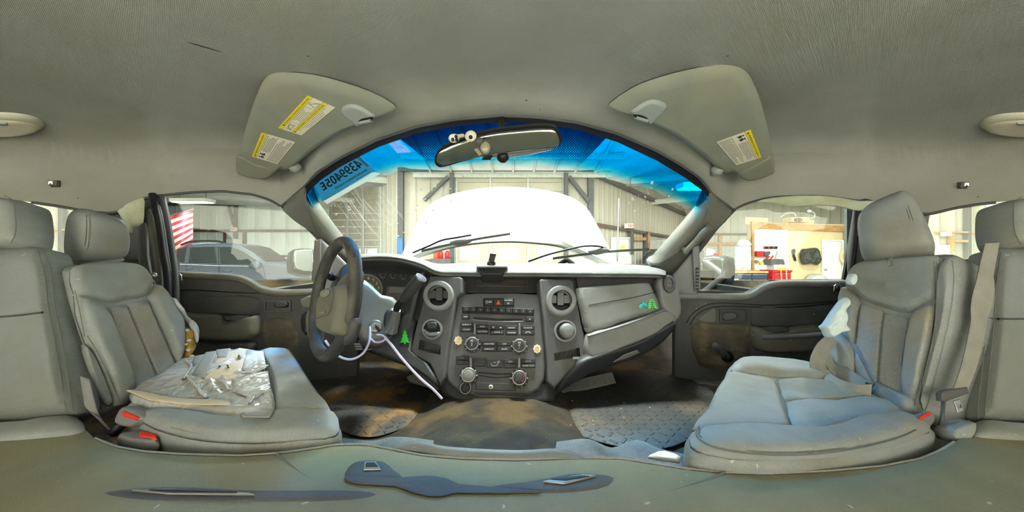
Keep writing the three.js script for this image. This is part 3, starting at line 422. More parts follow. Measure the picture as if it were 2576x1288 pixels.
// white bonnet, raised
{
  const B = plane([1285, 620, 2.6], [1285, 470, 3.55], [1500, 620, 2.6]);
  const g = thing('truck_front', 'front of the truck with its white bonnet standing open', 'truck');
  const bn = part(g, 'bonnet', puff(B, [[1012, 650], [1030, 600], [1052, 556], [1076, 520], [1104, 500], [1160, 482], [1240, 471], [1320, 472], [1400, 484], [1448, 502], [1476, 524], [1500, 562], [1522, 604], [1545, 648], [1560, 676], [1520, 656], [1470, 632], [1400, 612], [1340, 605], [1285, 602], [1210, 605], [1140, 615], [1070, 634]], { h: 0.01, th: 0.03, e: 0.2, dome: 0.02, k: 3, c: [1285, 560] }), mt.paintWhite);
  for (const s of [-1, 1]) part(bn, 'crease', tube([B.at(1285 + s * 130, 612, 0.02), B.at(1285 + s * 118, 540, 0.032), B.at(1285 + s * 96, 486, 0.022)], 0.006), mt.paintWhite);
  // fender tops and cowl below it
  for (const o of [[[940, 652], [1010, 640], [1060, 646], [1010, 668], [930, 672]], [[1500, 655], [1545, 648], [1570, 672], [1500, 676]]]) part(g, 'wing', plate(plane([1000, 655, 2.7], [1500, 655, 2.7], [1250, 640, 3.4]), o, { th: 0.12, bev: 0.02 }), mt.paintWhite);
  part(g, 'cowl', plate(plane([1100, 676, 2.24], [1500, 676, 2.24], [1300, 662, 2.5]), [[880, 678], [1640, 680], [1620, 664], [930, 664]], { th: 0.03 }), mt.black);
  part(g, 'engine_block', box(-0.95, 0.95, 0, 1.46, -3.5, -2.62), mt.black); part(g, 'antenna', rod(P(1557, 500, 3.0), P(1552, 672, 2.85), 0.006), mt.steel);
  part(g, 'engine_hose', tube([P(1400, 670, 3.3), P(1425, 655, 3.3), P(1445, 668, 3.2)], 0.02), mt.rubber); part(g, 'engine_cover', plate(vert(1400, 3.4, 1540, 3.4), [[1440, 690], [1446, 656], [1480, 648], [1520, 668], [1530, 690]], { th: 0.3 }), shop.grey); part(g, 'strap', rod(P(1508, 680, 3.3), P(1516, 664, 3.3), 0.014), shop.red, 'short red strap');
}
// wipers
for (const [l, blade, arm] of [['left wiper lying across the raised bonnet view', [[1058, 641], [1120, 627], [1200, 611], [1284, 598]], [[1036, 650], [1075, 634], [1110, 619], [1150, 612], [1184, 606]]], ['right wiper reaching towards the right pillar', [[1392, 660], [1470, 650], [1560, 641], [1636, 637]], [[1330, 672], [1380, 655], [1440, 640], [1470, 634], [1506, 634], [1530, 640]]]]) {
  const g = thing('wiper', l, 'wiper', 'windscreen wipers');
  part(g, 'blade', loft([blade.map(([x, y]) => WS.at(x, y - 3, -0.03)), blade.map(([x, y]) => WS.at(x, y + 3, -0.03))], { th: 0.012, nv: 1 }), mt.dash);
  part(g, 'arm', tube(arm.map(([x, y]) => WS.at(x, y, -0.045)), 0.006), mt.black);
  const m = blade[1]; part(g, 'hinge', puff(WS, [[m[0] + 10, m[1] - 6], [m[0] + 50, m[1] - 14], [m[0] + 66, m[1] - 10], [m[0] + 30, m[1]]], { h: 0.01, th: 0.01, base: -0.03, k: 2 }), mt.dash);
}
// door mirrors
{
  const mirror = new THREE.MeshStandardMaterial({ color: 0x8c9290, metalness: 1, roughness: 0.06 });
  const mk = (label, S, out, face) => { const g = thing('door_mirror', label, 'mirror'); part(g, 'housing', puff(S, out, { h: 0.012, th: 0.07, e: 0.12, k: 2 }), mt.rubber); part(g, 'mirror_glass', puff(S, face, { h: 0.004, th: 0.004, base: 0.012, e: 0.05, k: 2 }), mirror); return g; };
  mk('black door mirror outside the driver window', plane([733, 640, 2.5], [790, 640, 2.62], [733, 690, 2.47]), [[734, 632], [740, 627], [788, 626], [792, 632], [790, 690], [784, 694], [740, 685], [732, 678]], [[739, 634], [744, 630], [783, 630], [786, 636], [783, 686], [778, 689], [742, 681], [737, 675]]);
  const pm = mk('black door mirror outside the passenger window', plane([1765, 650, 2.62], [1830, 650, 2.45], [1765, 700, 2.6]), [[1760, 650], [1766, 645], [1824, 643], [1831, 648], [1831, 704], [1824, 712], [1778, 722], [1770, 718]], [[1766, 654], [1772, 649], [1820, 649], [1825, 655], [1823, 698], [1817, 704], [1780, 714], [1774, 710]]); part(pm, 'stay', rod(P(1826, 690, 2.5), P(1760, 745, 2.1), 0.02), mt.rubber);
  
}
// tool room and its clutter beyond the passenger window
{
  const R = vert(1890, 11.4, 2128, 11.0), g = thing('tool_room', 'cream plywood room with a pale board beyond the passenger window', 'room');
  part(g, 'wall', plate(R, rect(1891, 564, 2128, 790), { th: 0.3 }), shop.room); part(g, 'fascia', plate(R, [[1889, 558], [2130, 569], [2130, 584], [1889, 575]], { th: 0.1, h: 0.06 }), shop.wood); part(g, 'corner_post', plate(R, rect(1890, 572, 1896, 790), { th: 0.08, h: 0.05 }), shop.wood); part(g, 'corner_post', plate(R, rect(2120, 584, 2127, 790), { th: 0.08, h: 0.05 }), shop.wood);
  part(g, 'pegboard', plate(R, rect(1896, 576, 1981, 680), { th: 0.03, h: 0.03 }), shop.white); const dr = part(g, 'door', plate(R, rect(2068, 606, 2113, 790), { th: 0.05, h: 0.05 }), shop.white); part(dr, 'knob', ball(R.at(2072, 678, 0.09), 0.035), mt.chrome);
  part(g, 'door_frame', plate(R, [[2064, 790], [2064, 602], [2118, 604], [2118, 790], [2114, 790], [2114, 607], [2068, 606], [2068, 790]], { th: 0.05, h: 0.08 }), shop.white);
  const T = (name, out, m, label, cat, o = {}) => one(name, plate(R, out, { th: 0.06, h: 0.1, ...o }), m, label, cat);
  T('roof_board', [[1899, 541], [1959, 543], [1959, 562], [1899, 560]], shop.room, 'tan board lying on the tool room roof', 'board', { h: -0.6 }); T('roof_board', [[2000, 545], [2082, 549], [2082, 566], [2000, 562]], shop.room, 'tan board behind the fan unit on the tool room', 'board', { h: -0.6 });
  const ac = thing('fan_unit', 'cream air conditioner with a round fan on the tool room roof', 'air conditioner'); part(ac, 'case', plate(R, rr(1994, 546, 2041, 558, 2), { th: 0.4, h: -0.05, bev: 0.01 }), shop.room); part(ac, 'fan_grille', plate(R, circ(2010, 553, 11, 5), { th: 0.02, h: -0.035 }), mt.dash); for (let i = 0; i < 3; i++) part(ac, 'blade', plate(R, circ(2010 + 5 * Math.cos(i * 2.1), 553 + 2.6 * Math.sin(i * 2.1), 4, 1.8, 10, i * 2.1), { th: 0.01, h: -0.026 }), shop.wood);
  one('roof_conduit', tube([R.at(1960, 548, 0.05), R.at(1975, 538, 0.05), R.at(1995, 537, 0.05), R.at(2000, 545, 0.05)], 0.02), shop.grey, 'pale conduit looping over the tool room roof', 'conduit'); one('roof_conduit', tube([R.at(2034, 532, 0.05), R.at(2045, 536, 0.05), R.at(2046, 546, 0.05), R.at(2036, 550, 0.05)], 0.02), shop.grey, 'pale conduit dropping onto the fan unit', 'conduit');
  one('junction_box', plate(R, rr(2028, 529, 2036, 535, 1), { th: 0.05, h: 0.1 }), shop.white, 'small white junction box above the fan unit', 'box');
  for (let i = 0; i < 9; i++) one('hand_tool', rod(R.at(1919 + i * 4, 620, 0.08), R.at(1918 + i * 4, 626, 0.08), 0.02), i % 3 ? mt.black : shop.red, ['first', 'second', 'third', 'fourth', 'fifth', 'sixth', 'seventh', 'eighth', 'ninth'][i] + ' small screwdriver from the left on the pale board', 'tool', 'screwdrivers on the board');
  T('first_aid_box', rr(1896, 632, 1915, 645, 1), shop.red, 'red metal box on the pale board', 'box', { h: 0.2, th: 0.15 });
  T('drill', [[1912, 642], [1914, 634], [1924, 632], [1928, 636], [1920, 647]], mt.dash, 'dark drill hanging beside the red box', 'drill', { h: 0.25 });
  for (const [a, b, l] of [[[1915, 658], [1930, 645], 'red bar clamp tilted on the pale board'], [[1926, 661], [1940, 643], 'second red bar clamp tilted on the pale board']]) one('bar_clamp', rod(R.at(...a, 0.12), R.at(...b, 0.12), 0.025), shop.red, l, 'clamp');
  for (const [x, y, m, l] of [[1900, 658, mt.silver, 'steel tape measure hung low on the pale board'], [1910, 660, shop.yellow, 'yellow tape roll hung low on the pale board'], [1932, 662, mt.silver, 'small steel ring hung on the pale board'], [1962, 655, shop.grey, 'grey square hung on the right of the pale board']]) T('wall_tool', circ(x, y, 4, 4, 12), m, l, 'tool');
  T('set_square', [[1946, 652], [1952, 632], [1961, 652]], shop.grey, 'grey triangular square on the pale board', 'tool'); for (const x of [1966, 1972]) T('spray_bottle', [[x - 3, 645], [x - 3, 633], [x - 1, 628], [x + 1, 628], [x + 3, 633], [x + 3, 645]], shop.white, x < 1970 ? 'left white bottle on the right of the pale board' : 'right white bottle on the right of the pale board', 'bottle');
  one('hanging_tarp', puff(R, [[2004, 642], [2008, 628], [2020, 626], [2046, 625], [2050, 640], [2052, 660], [2044, 666], [2032, 662], [2010, 664], [2006, 655]], { h: 0.12, th: 0.06, wr: 0.03, base: 0.2, k: 3 }), shop.tarp, 'crumpled dark cover hanging on the cream wall', 'cover');
  T('notice', rect(2051, 631, 2063, 646), shop.yellow, 'larger yellow notice beside the white room door', 'notice', { th: 0.01, h: 0.02 }); T('notice', rect(2054, 650, 2060, 666), shop.yellow, 'narrow yellow notice below the larger one', 'notice', { th: 0.01, h: 0.02 });
  T('hand_broom', [[1988, 630], [1993, 626], [1997, 630], [1994, 640], [1999, 655], [1996, 657], [1991, 642]], mt.black, 'black brush hanging left of the crumpled cover', 'brush'); one('cable_coil', tube(circ(2116, 645, 8, 16, 20).map(([x, y]) => R.at(x, y, 0.15)), 0.05, { closed: true }), shop.room, 'coiled tan hose at the tool room corner', 'hose');
  one('wheelbarrow_tub', puff(R, [[2006, 704], [2012, 694], [2024, 688], [2044, 690], [2056, 704], [2040, 720], [2016, 720]], { h: 0.2, th: 0.1, base: 0.4 }), shop.grey, 'grey round tub below the crumpled cover', 'tub');
  // benches and chests
  const C = vert(1840, 10.2, 2000, 10.2), chest = (label, x0, y0, x1, y1, n, body, face, cols = 1) => { const c = thing('tool_chest', label, 'tool chest'); part(c, 'case', plate(C, rect(x0, y0, x1, y1), { th: 0.5, bev: 0.01 }), body); part(c, 'top', plate(C, rect(x0 - 1.5, y0 - 4, x1 + 1.5, y0 + 1), { th: 0.55, h: 0.03 }), face === mt.chrome ? shop.wood : body); const hh = (y1 - y0 - 3) / n; for (let i = 0; i < n; i++) for (let k = 0; k < cols; k++) { const a = lerp(x0 + 1.5, x1 - 1.5, k / cols) + 0.8, b = lerp(x0 + 1.5, x1 - 1.5, (k + 1) / cols) - 0.8, y = y0 + 3 + i * hh, dq = part(c, 'drawer', plate(C, rect(a, y, b, y + hh - 1.5), { th: 0.03, h: 0.025 }), body); part(dq, 'handle', plate(C, rect(a + 1, y + 0.5, b - 1, y + 3), { th: 0.02, h: 0.05 }), mt.chrome); } };
  chest('wide dark blue tool chest with chrome drawer pulls', 1849, 686, 1930, 785, 7, shop.darkBlue, mt.chrome, 2); chest('red tool chest on the right of the dark blue one', 1944, 684, 1990, 785, 7, shop.red, mt.silver);
  one('tool_box', plate(C, rect(1951, 666, 1986, 679.5), { th: 0.3, h: -0.05, bev: 0.01 }), shop.grey, 'grey tool box with a yellow plate on the red chest', 'box'); one('tool_box_plate', plate(C, rect(1957, 674, 1978, 680), { th: 0.01, h: -0.03 }), shop.yellow, 'yellow plate on the grey tool box', 'plate');
  one('tool_tray', plate(C, [[1946, 652], [1978, 652], [1982, 667], [1946, 667]], { th: 0.3, h: -0.1 }), mt.dash, 'dark open tray of tools above the grey box', 'tray'); for (const [x, l] of [[1957, 'left pale broom handle before the red chest'], [1970, 'right pale broom handle before the red chest']]) one('broom_handle', rod(C.at(x, 788, 0.2), C.at(x - 1, 664, 0.12), 0.011), shop.room, l, 'handle');
  one('cabinet', plate(vert(1840, 11, 2000, 11), rect(1850, 620, 1890, 790), { th: 0.6, bev: 0.01 }), shop.grey, 'tall plain grey cabinet left of the tool room', 'cabinet'); one('bag', puff(vert(1840, 11.2, 2000, 11.2), [[1859, 618], [1862, 606], [1872, 602], [1882, 608], [1888, 616], [1882, 621], [1872, 621]], { h: 0.12, th: 0.12, wr: 0.02 }), shop.white, 'white crumpled bag on the grey cabinet', 'bag');
  one('bottle', lathe(C.at(1869, 680, -0.2), V(0, 1, 0), [[0, 0], [0.06, 0], [0.06, 0.12], [0.02, 0.17], [0.03, 0.2], [0, 0.2]]), shop.grey, 'small spray bottle on the dark blue chest', 'bottle');
  const bin = thing('waste_bin', 'round grey plastic waste bin beside the dark blue chest', 'bin'); part(bin, 'tub', lathe(C.at(1830, 800, 0.1), V(0, 1, 0), [[0, 0], [0.15, 0], [0.19, 0.94], [0.2, 1.1], [0.17, 1.1], [0.15, 0.1], [0, 0.1]]), shop.grey); part(bin, 'rim', lathe(C.at(1830, 705, 0.1), V(0, 1, 0), [[0.17, 0], [0.22, 0], [0.22, 0.05], [0.17, 0.05]]), shop.grey); part(bin, 'handle', tube([C.at(1822, 712, 0.3), C.at(1824, 720, 0.33), C.at(1836, 720, 0.33), C.at(1838, 712, 0.3)], 0.02), shop.grey);
  one('parts_shelf', plate(C, rect(1752, 628, 1790, 770), { th: 0.5, h: -0.4 }), mt.dash, 'dark shelf unit behind the passenger door mirror', 'shelf'); one('red_rag', puff(C, [[1776, 627], [1780, 612], [1785, 610], [1788, 627], [1784, 629]], { h: 0.08, th: 0.05, base: -0.6 }), shop.red, 'red rag heaped on the dark shelf', 'rag'); one('white_can', lathe(C.at(1765, 628, -0.6), V(0, 1, 0), [[0, 0], [0.09, 0], [0.09, 0.18], [0, 0.18]]), shop.white, 'white can on the dark shelf', 'can');
  one('bucket', lathe(C.at(1802, 644, -0.4), V(0.2, 1, 0.3), [[0, 0], [0.09, 0], [0.12, 0.2], [0.1, 0.2], [0.08, 0.02], [0, 0.02]]), shop.white, 'white bucket lying on its side by the timber stud', 'bucket'); one('red_case', plate(C, rect(1812, 637, 1834, 647), { th: 0.3, h: -0.5 }), shop.red, 'flat red case beside the white bucket', 'case');
  one('work_bench', plate(C, rect(1794, 646, 1838, 785), { th: 0.5, h: -0.2 }), mt.dash, 'dark bench behind the passenger door mirror', 'bench');
}
// things along the walls seen through the windscreen
{
  const W = wallPl.wall_shop_front_right, ac = thing('window_unit', 'pale window air conditioner on the right-hand shop wall', 'air conditioner');
  part(ac, 'case', plate(W, [[1625, 604], [1652, 601], [1666, 604], [1666, 626], [1650, 628], [1625, 627]], { th: 0.6, h: 0.7, bev: 0.02 }), shop.grey); part(ac, 'face', plate(W, [[1649, 602], [1666, 604], [1666, 627], [1649, 627]], { th: 0.05, h: 0.76 }), shop.white); for (const y of [606, 616]) part(ac, 'grille', plate(W, rect(1653, y, 1663, y + 7), { th: 0.02, h: 0.78 }), mt.dash);
  one('draped_machine', puff(W, [[1586, 690], [1588, 646], [1602, 634], [1622, 634], [1632, 650], [1640, 664], [1636, 690]], { h: 0.25, th: 0.2, base: 0.7, wr: 0.05 }), M([84, 92, 98], { r: 0.7, bump: 'wrinkle', bs: 0.05, bt: 0.7, vary: 0.12, s: 85 }), 'machine under a dark grey sheet right of the white door', 'machine');
  one('poster_board', plate(W, [[1624, 632], [1648, 634], [1648, 654], [1624, 654]], { th: 0.03, h: 0.3 }), shop.white, 'white poster board behind the draped machine', 'board'); one('door_plate', plate(W, rect(1553, 618, 1562, 624), { th: 0.02, h: 0.16 }), shop.yellow, 'small yellow plate on the white shop door', 'sign');
  
  const G = wallPl.wall_shop_front;
  one('tool_cart', plate(G, rect(1108, 650, 1150, 791), { th: 0.5, h: 1.2 }), mt.dash, 'dark tool cart left of the overhead door ahead', 'cart'); one('tool_cart', plate(G, rect(1060, 652, 1104, 789), { th: 0.5, h: 1.0 }), shop.beam, 'brown bench left of the dark tool cart', 'bench');
  for (const [x, y, m, l] of [[1114, 638, shop.orange, 'orange can behind the left wiper'], [1125, 640, shop.red, 'red canister behind the left wiper'], [1140, 636, shop.red, 'tall red canister on the dark tool cart']]) one('canister', lathe(G.at(x, 650, 1.0), V(0, 1, 0), [[0, 0], [0.07, 0], [0.07, 0.16], [0.03, 0.22], [0, 0.22]]), m, l, 'canister');
  one('blue_board', plate(G, rect(1004, 600, 1018, 640), { th: 0.04, h: 0.22 }), M([70, 120, 190], { r: 0.4, vary: 0.05, s: 86 }), 'blue board on the corner column left of the bonnet', 'board');
}
// ---------------------------------------------------------------- doors, pillars and roof fittings
const dl = (p, o) => plate(DL, p, o), dr = (p, o) => plate(DR, p, o);
{ // driver door
  const g = struct('door_1', 'driver door with dark panel, padded armrest and side window');
  const top = [[436, 683], [460, 682], [520, 685], [580, 688], [612, 692], [638, 702], [664, 718], [692, 726], [740, 727], [800, 724], [905, 716]];
  part(g, 'pane', dl([[400, 500], [480, 480], [560, 476], [640, 486], [712, 518], [765, 562], [806, 604], [812, 735], [690, 730], [600, 696], [430, 690]], { th: 0.004, bev: 0, h: -0.01 }), glass(0xf4faf6));
  part(g, 'window_seal', dl([[398, 494], [410, 489], [440, 688], [700, 733], [800, 728], [800, 604], [758, 560], [706, 520], [712, 514], [768, 556], [812, 600], [815, 740], [700, 742], [428, 696]], { th: 0.02, h: 0.012 }), mt.black);
  part(g, 'panel', dl([...top, [905, 960], [432, 960]], { th: 0.09, h: 0.085, bev: 0.02, seg: 4 }), mt.door);
  part(g, 'sill_pad', tube(top.slice(0, 10).map(([x, y]) => DL.at(x, y + 7, 0.08)), 0.017, { n: 80, rad: 10 }), mt.armrest);
  const H = 0.085; part(g, 'groove', tube([DL.at(445, 815, H + 0.002), DL.at(447, 750, H + 0.002), DL.at(455, 731, H + 0.002), DL.at(480, 726, H + 0.002), DL.at(640, 733, H + 0.002), DL.at(760, 733, H + 0.002)], 0.0028), mt.black);
  part(g, 'inset_panel', puff(DL, [[464, 745], [474, 738], [560, 741], [664, 744], [666, 786], [600, 786], [458, 774]], { h: 0.012, th: 0.004, base: H, e: 0.15, k: 2 }), mt.door);
  const ar = part(g, 'armrest', puff(DL, [[446, 782], [452, 775], [470, 775], [520, 780], [578, 786], [584, 797], [640, 798], [652, 787], [668, 787], [671, 810], [668, 832], [650, 844], [600, 846], [540, 843], [470, 832], [450, 815]], { h: 0.05, th: 0.01, base: H, e: 0.3, k: 3, rings: 9 }), mt.armrest); part(ar, 'pull_cup', puff(DL, [[584, 788], [644, 787], [640, 795], [588, 796]], { h: 0.004, th: 0.01, base: H + 0.03, k: 2 }), mt.door);
  const hd = part(g, 'handle_bezel', plate(DL, rr(676, 750, 742, 779, 4), { th: 0.012, h: H + 0.012, holes: [rr(680, 753, 738, 776, 3)] }), mt.dash); part(hd, 'handle_recess', plate(DL, rr(680, 753, 738, 776, 3), { th: 0.004, h: H + 0.003 }), mt.door); part(hd, 'release_lever', puff(DL, [[700, 758], [706, 754], [734, 755], [736, 766], [704, 767]], { h: 0.014, th: 0.004, base: H + 0.004, k: 2 }), mt.dashDark);
  part(g, 'map_pocket', puff(DL, [[470, 842], [560, 850], [664, 850], [640, 890], [560, 905], [480, 905]], { h: 0.03, th: 0.01, base: H, e: 0.3, k: 2 }), mt.door); part(g, 'speaker_panel', puff(DL, [[676, 800], [742, 796], [760, 850], [740, 900], [690, 905], [674, 850]], { h: 0.012, th: 0.006, base: H, e: 0.2, k: 2 }), mt.doorDirt);
  const lk = part(g, 'lock_bezel', plate(DL, [[467, 703], [468, 690], [473, 686], [480, 686], [485, 690], [486, 703]], { th: 0.02, h: H + 0.022 }), mt.chrome); part(lk, 'lock_knob', ball(DL.at(476, 696, H + 0.026), 0.011, 0.014, 0.006), mt.black);
  part(g, 'rear_edge', dl([[430, 690], [439, 690], [442, 960], [430, 960]], { th: 0.1, h: 0.095 }), mt.pillarDark);
  // sail trim by the pillar
  part(g, 'sail_panel', plate(DL, [[796, 606], [812, 602], [860, 650], [910, 700], [910, 745], [790, 735], [798, 690]], { th: 0.04, h: 0.06, bev: 0.01 }), mt.dashGrey); part(g, 'sail_strip', plate(DL, [[797, 606], [813, 603], [812, 684], [800, 704], [790, 704]], { th: 0.02, h: 0.085, bev: 0.006 }), mt.pillar);
}
{ // passenger door
  const g = struct('door_2', 'passenger door with crank handle, armrest and dirty speaker panel'), H = 0.085;
  const top = [[1690, 735], [1740, 735], [1800, 737], [1868, 735], [1886, 729], [1906, 716], [1930, 707], [1960, 704], [2040, 704], [2100, 703], [2116, 706], [2124, 716]];
  part(g, 'pane', dr([[1742, 640], [1800, 570], [1846, 522], [1900, 500], [1990, 488], [2100, 492], [2160, 505], [2150, 600], [2128, 712], [1940, 716], [1880, 745], [1750, 745]], { th: 0.004, bev: 0, h: -0.01 }), glass(0xf4faf6));
  part(g, 'window_seal', dr([[1745, 745], [1746, 636], [1798, 566], [1842, 520], [1852, 528], [1806, 576], [1757, 640], [1757, 732], [1876, 733], [1934, 704], [2118, 702], [2150, 520], [2162, 520], [2136, 730], [1940, 716], [1880, 748]], { th: 0.02, h: 0.012 }), mt.black);
  part(g, 'panel', dr([...top, [2140, 760], [2140, 985], [1690, 985]], { th: 0.09, h: H, bev: 0.02, seg: 4 }), mt.door);
  part(g, 'sill_pad', tube(top.slice(0, 11).map(([x, y]) => DR.at(x, y + 7, 0.08)), 0.017, { n: 80, rad: 10 }), mt.dashGrey);
  for (const o of [[[1722, 806], [1735, 785], [1762, 766], [1790, 758], [1830, 758], [1900, 762], [1980, 760], [2080, 752], [2112, 750], [2122, 760]], [[1730, 810], [1745, 788], [1770, 772], [1800, 766], [1860, 766], [1930, 768], [2000, 765], [2090, 757], [2110, 762]]]) part(g, 'groove', tube(o.map(([x, y]) => DR.at(x, y, H + 0.001)), 0.0026, { n: 60 }), mt.black);
  part(g, 'inset_panel', puff(DR, [[1879, 769], [1960, 769], [2080, 762], [2100, 768], [2080, 800], [2000, 812], [1878, 812]], { h: 0.01, th: 0.004, base: H, e: 0.15, k: 2 }), mt.door);
  part(g, 'corner_pad', puff(DR, [[1748, 800], [1770, 778], [1792, 768], [1792, 804]], { h: 0.008, th: 0.004, base: H, k: 2 }), mt.pillar);
  const hd = part(g, 'handle_bezel', plate(DR, rr(1801, 771, 1869, 804, 4), { th: 0.012, h: H + 0.012, holes: [rr(1805, 775, 1865, 800, 3)] }), mt.dashDark); part(hd, 'handle_recess', plate(DR, rr(1805, 775, 1865, 800, 3), { th: 0.004, h: H + 0.003 }), mt.door); part(hd, 'release_lever', puff(DR, [[1804, 788], [1812, 780], [1842, 780], [1846, 792], [1812, 800]], { h: 0.014, th: 0.004, base: H + 0.004, k: 2 }), mt.dash);
  const ar = part(g, 'armrest', puff(DR, [[1874, 816], [1892, 814], [1898, 822], [1960, 822], [1966, 814], [2068, 806], [2100, 806], [2100, 860], [2050, 868], [1960, 876], [1900, 874], [1880, 862], [1873, 840]], { h: 0.05, th: 0.01, base: H, e: 0.3, k: 3, rings: 9 }), mt.armrest); part(ar, 'pull_cup', puff(DR, [[1893, 815], [1962, 814], [1964, 822], [1898, 823]], { h: 0.004, th: 0.01, base: H + 0.03, k: 2 }), mt.door); part(ar, 'grip_rail', tube([DR.at(1894, 834, H + 0.05), DR.at(1920, 833, H + 0.056), DR.at(2000, 829, H + 0.056), DR.at(2080, 823, H + 0.05)], 0.011, { n: 40 }), mt.dashGrey);
  part(g, 'speaker_panel', puff(DR, [[1731, 820], [1745, 804], [1790, 806], [1872, 812], [1872, 860], [1870, 916], [1800, 916], [1752, 908]], { h: 0.02, th: 0.006, base: H, e: 0.2, k: 2 }), mt.doorDirt, 'dust-caked perforated speaker panel'); for (const y of [866, 884, 902]) part(g, 'speaker_rib', tube([DR.at(1744 + (y - 860) * 0.25, y - 6, H + 0.022), DR.at(1800, y, H + 0.026), DR.at(1862, y + 5, H + 0.022)], 0.0022), mt.doorDirt);
  const c = part(g, 'crank', lathe(DR.at(1818, 884, H + 0.02), DR.n, [[0, 0], [0.028, 0], [0.026, 0.012], [0.016, 0.016], [0.014, 0.03], [0, 0.032]]), mt.black, 'black window crank'); part(c, 'crank_arm', loft([[[1826, 880], [1806, 886]].map(([x, y]) => DR.at(x, y, H + 0.042)), [[1798, 850], [1780, 858]].map(([x, y]) => DR.at(x, y, H + 0.05))], { nu: 1, nv: 3, th: 0.014, dir: DR.n.clone().negate() }), mt.dashDark); part(c, 'crank_knob', lathe(DR.at(1785, 853, H + 0.04), DR.n, [[0, 0], [0.013, 0], [0.015, 0.03], [0.018, 0.04], [0.016, 0.048], [0, 0.05]]), mt.dash);
  const lk = part(g, 'lock_bezel', plate(DR, [[2069, 728], [2070, 715], [2075, 711], [2083, 711], [2088, 715], [2090, 728]], { th: 0.02, h: H + 0.022 }), mt.chrome); part(lk, 'lock_knob', ball(DR.at(2079, 721, H + 0.026), 0.011, 0.014, 0.006), mt.black);
  part(g, 'map_pocket', puff(DR, [[1738, 940], [1790, 945], [1836, 948], [1834, 972], [1752, 974], [1742, 960]], { h: 0.05, th: 0.01, base: H, e: 0.25, k: 2 }), mt.pillar, 'dusty map pocket lip');
  part(g, 'sail_panel', plate(DR, [[1756, 640], [1738, 632], [1716, 660], [1690, 690], [1690, 740], [1750, 742]], { th: 0.04, h: 0.06, bev: 0.01 }), mt.dashGrey); const v = part(g, 'vent_strip', plate(DR, [[1736, 622], [1753, 618], [1757, 724], [1742, 730]], { th: 0.02, h: 0.085, bev: 0.004 }), mt.dashGrey);
  part(v, 'vent_slot', plate(DR, rr(1744, 671, 1752, 726, 3.5), { th: 0.006, h: 0.089 }), mt.black); for (let i = 0; i < 6; i++) part(v, 'vent_slat', plate(DR, rect(1744, 678 + i * 8, 1752, 681 + i * 8), { th: 0.006, h: 0.093 }), mt.dashGrey);
}
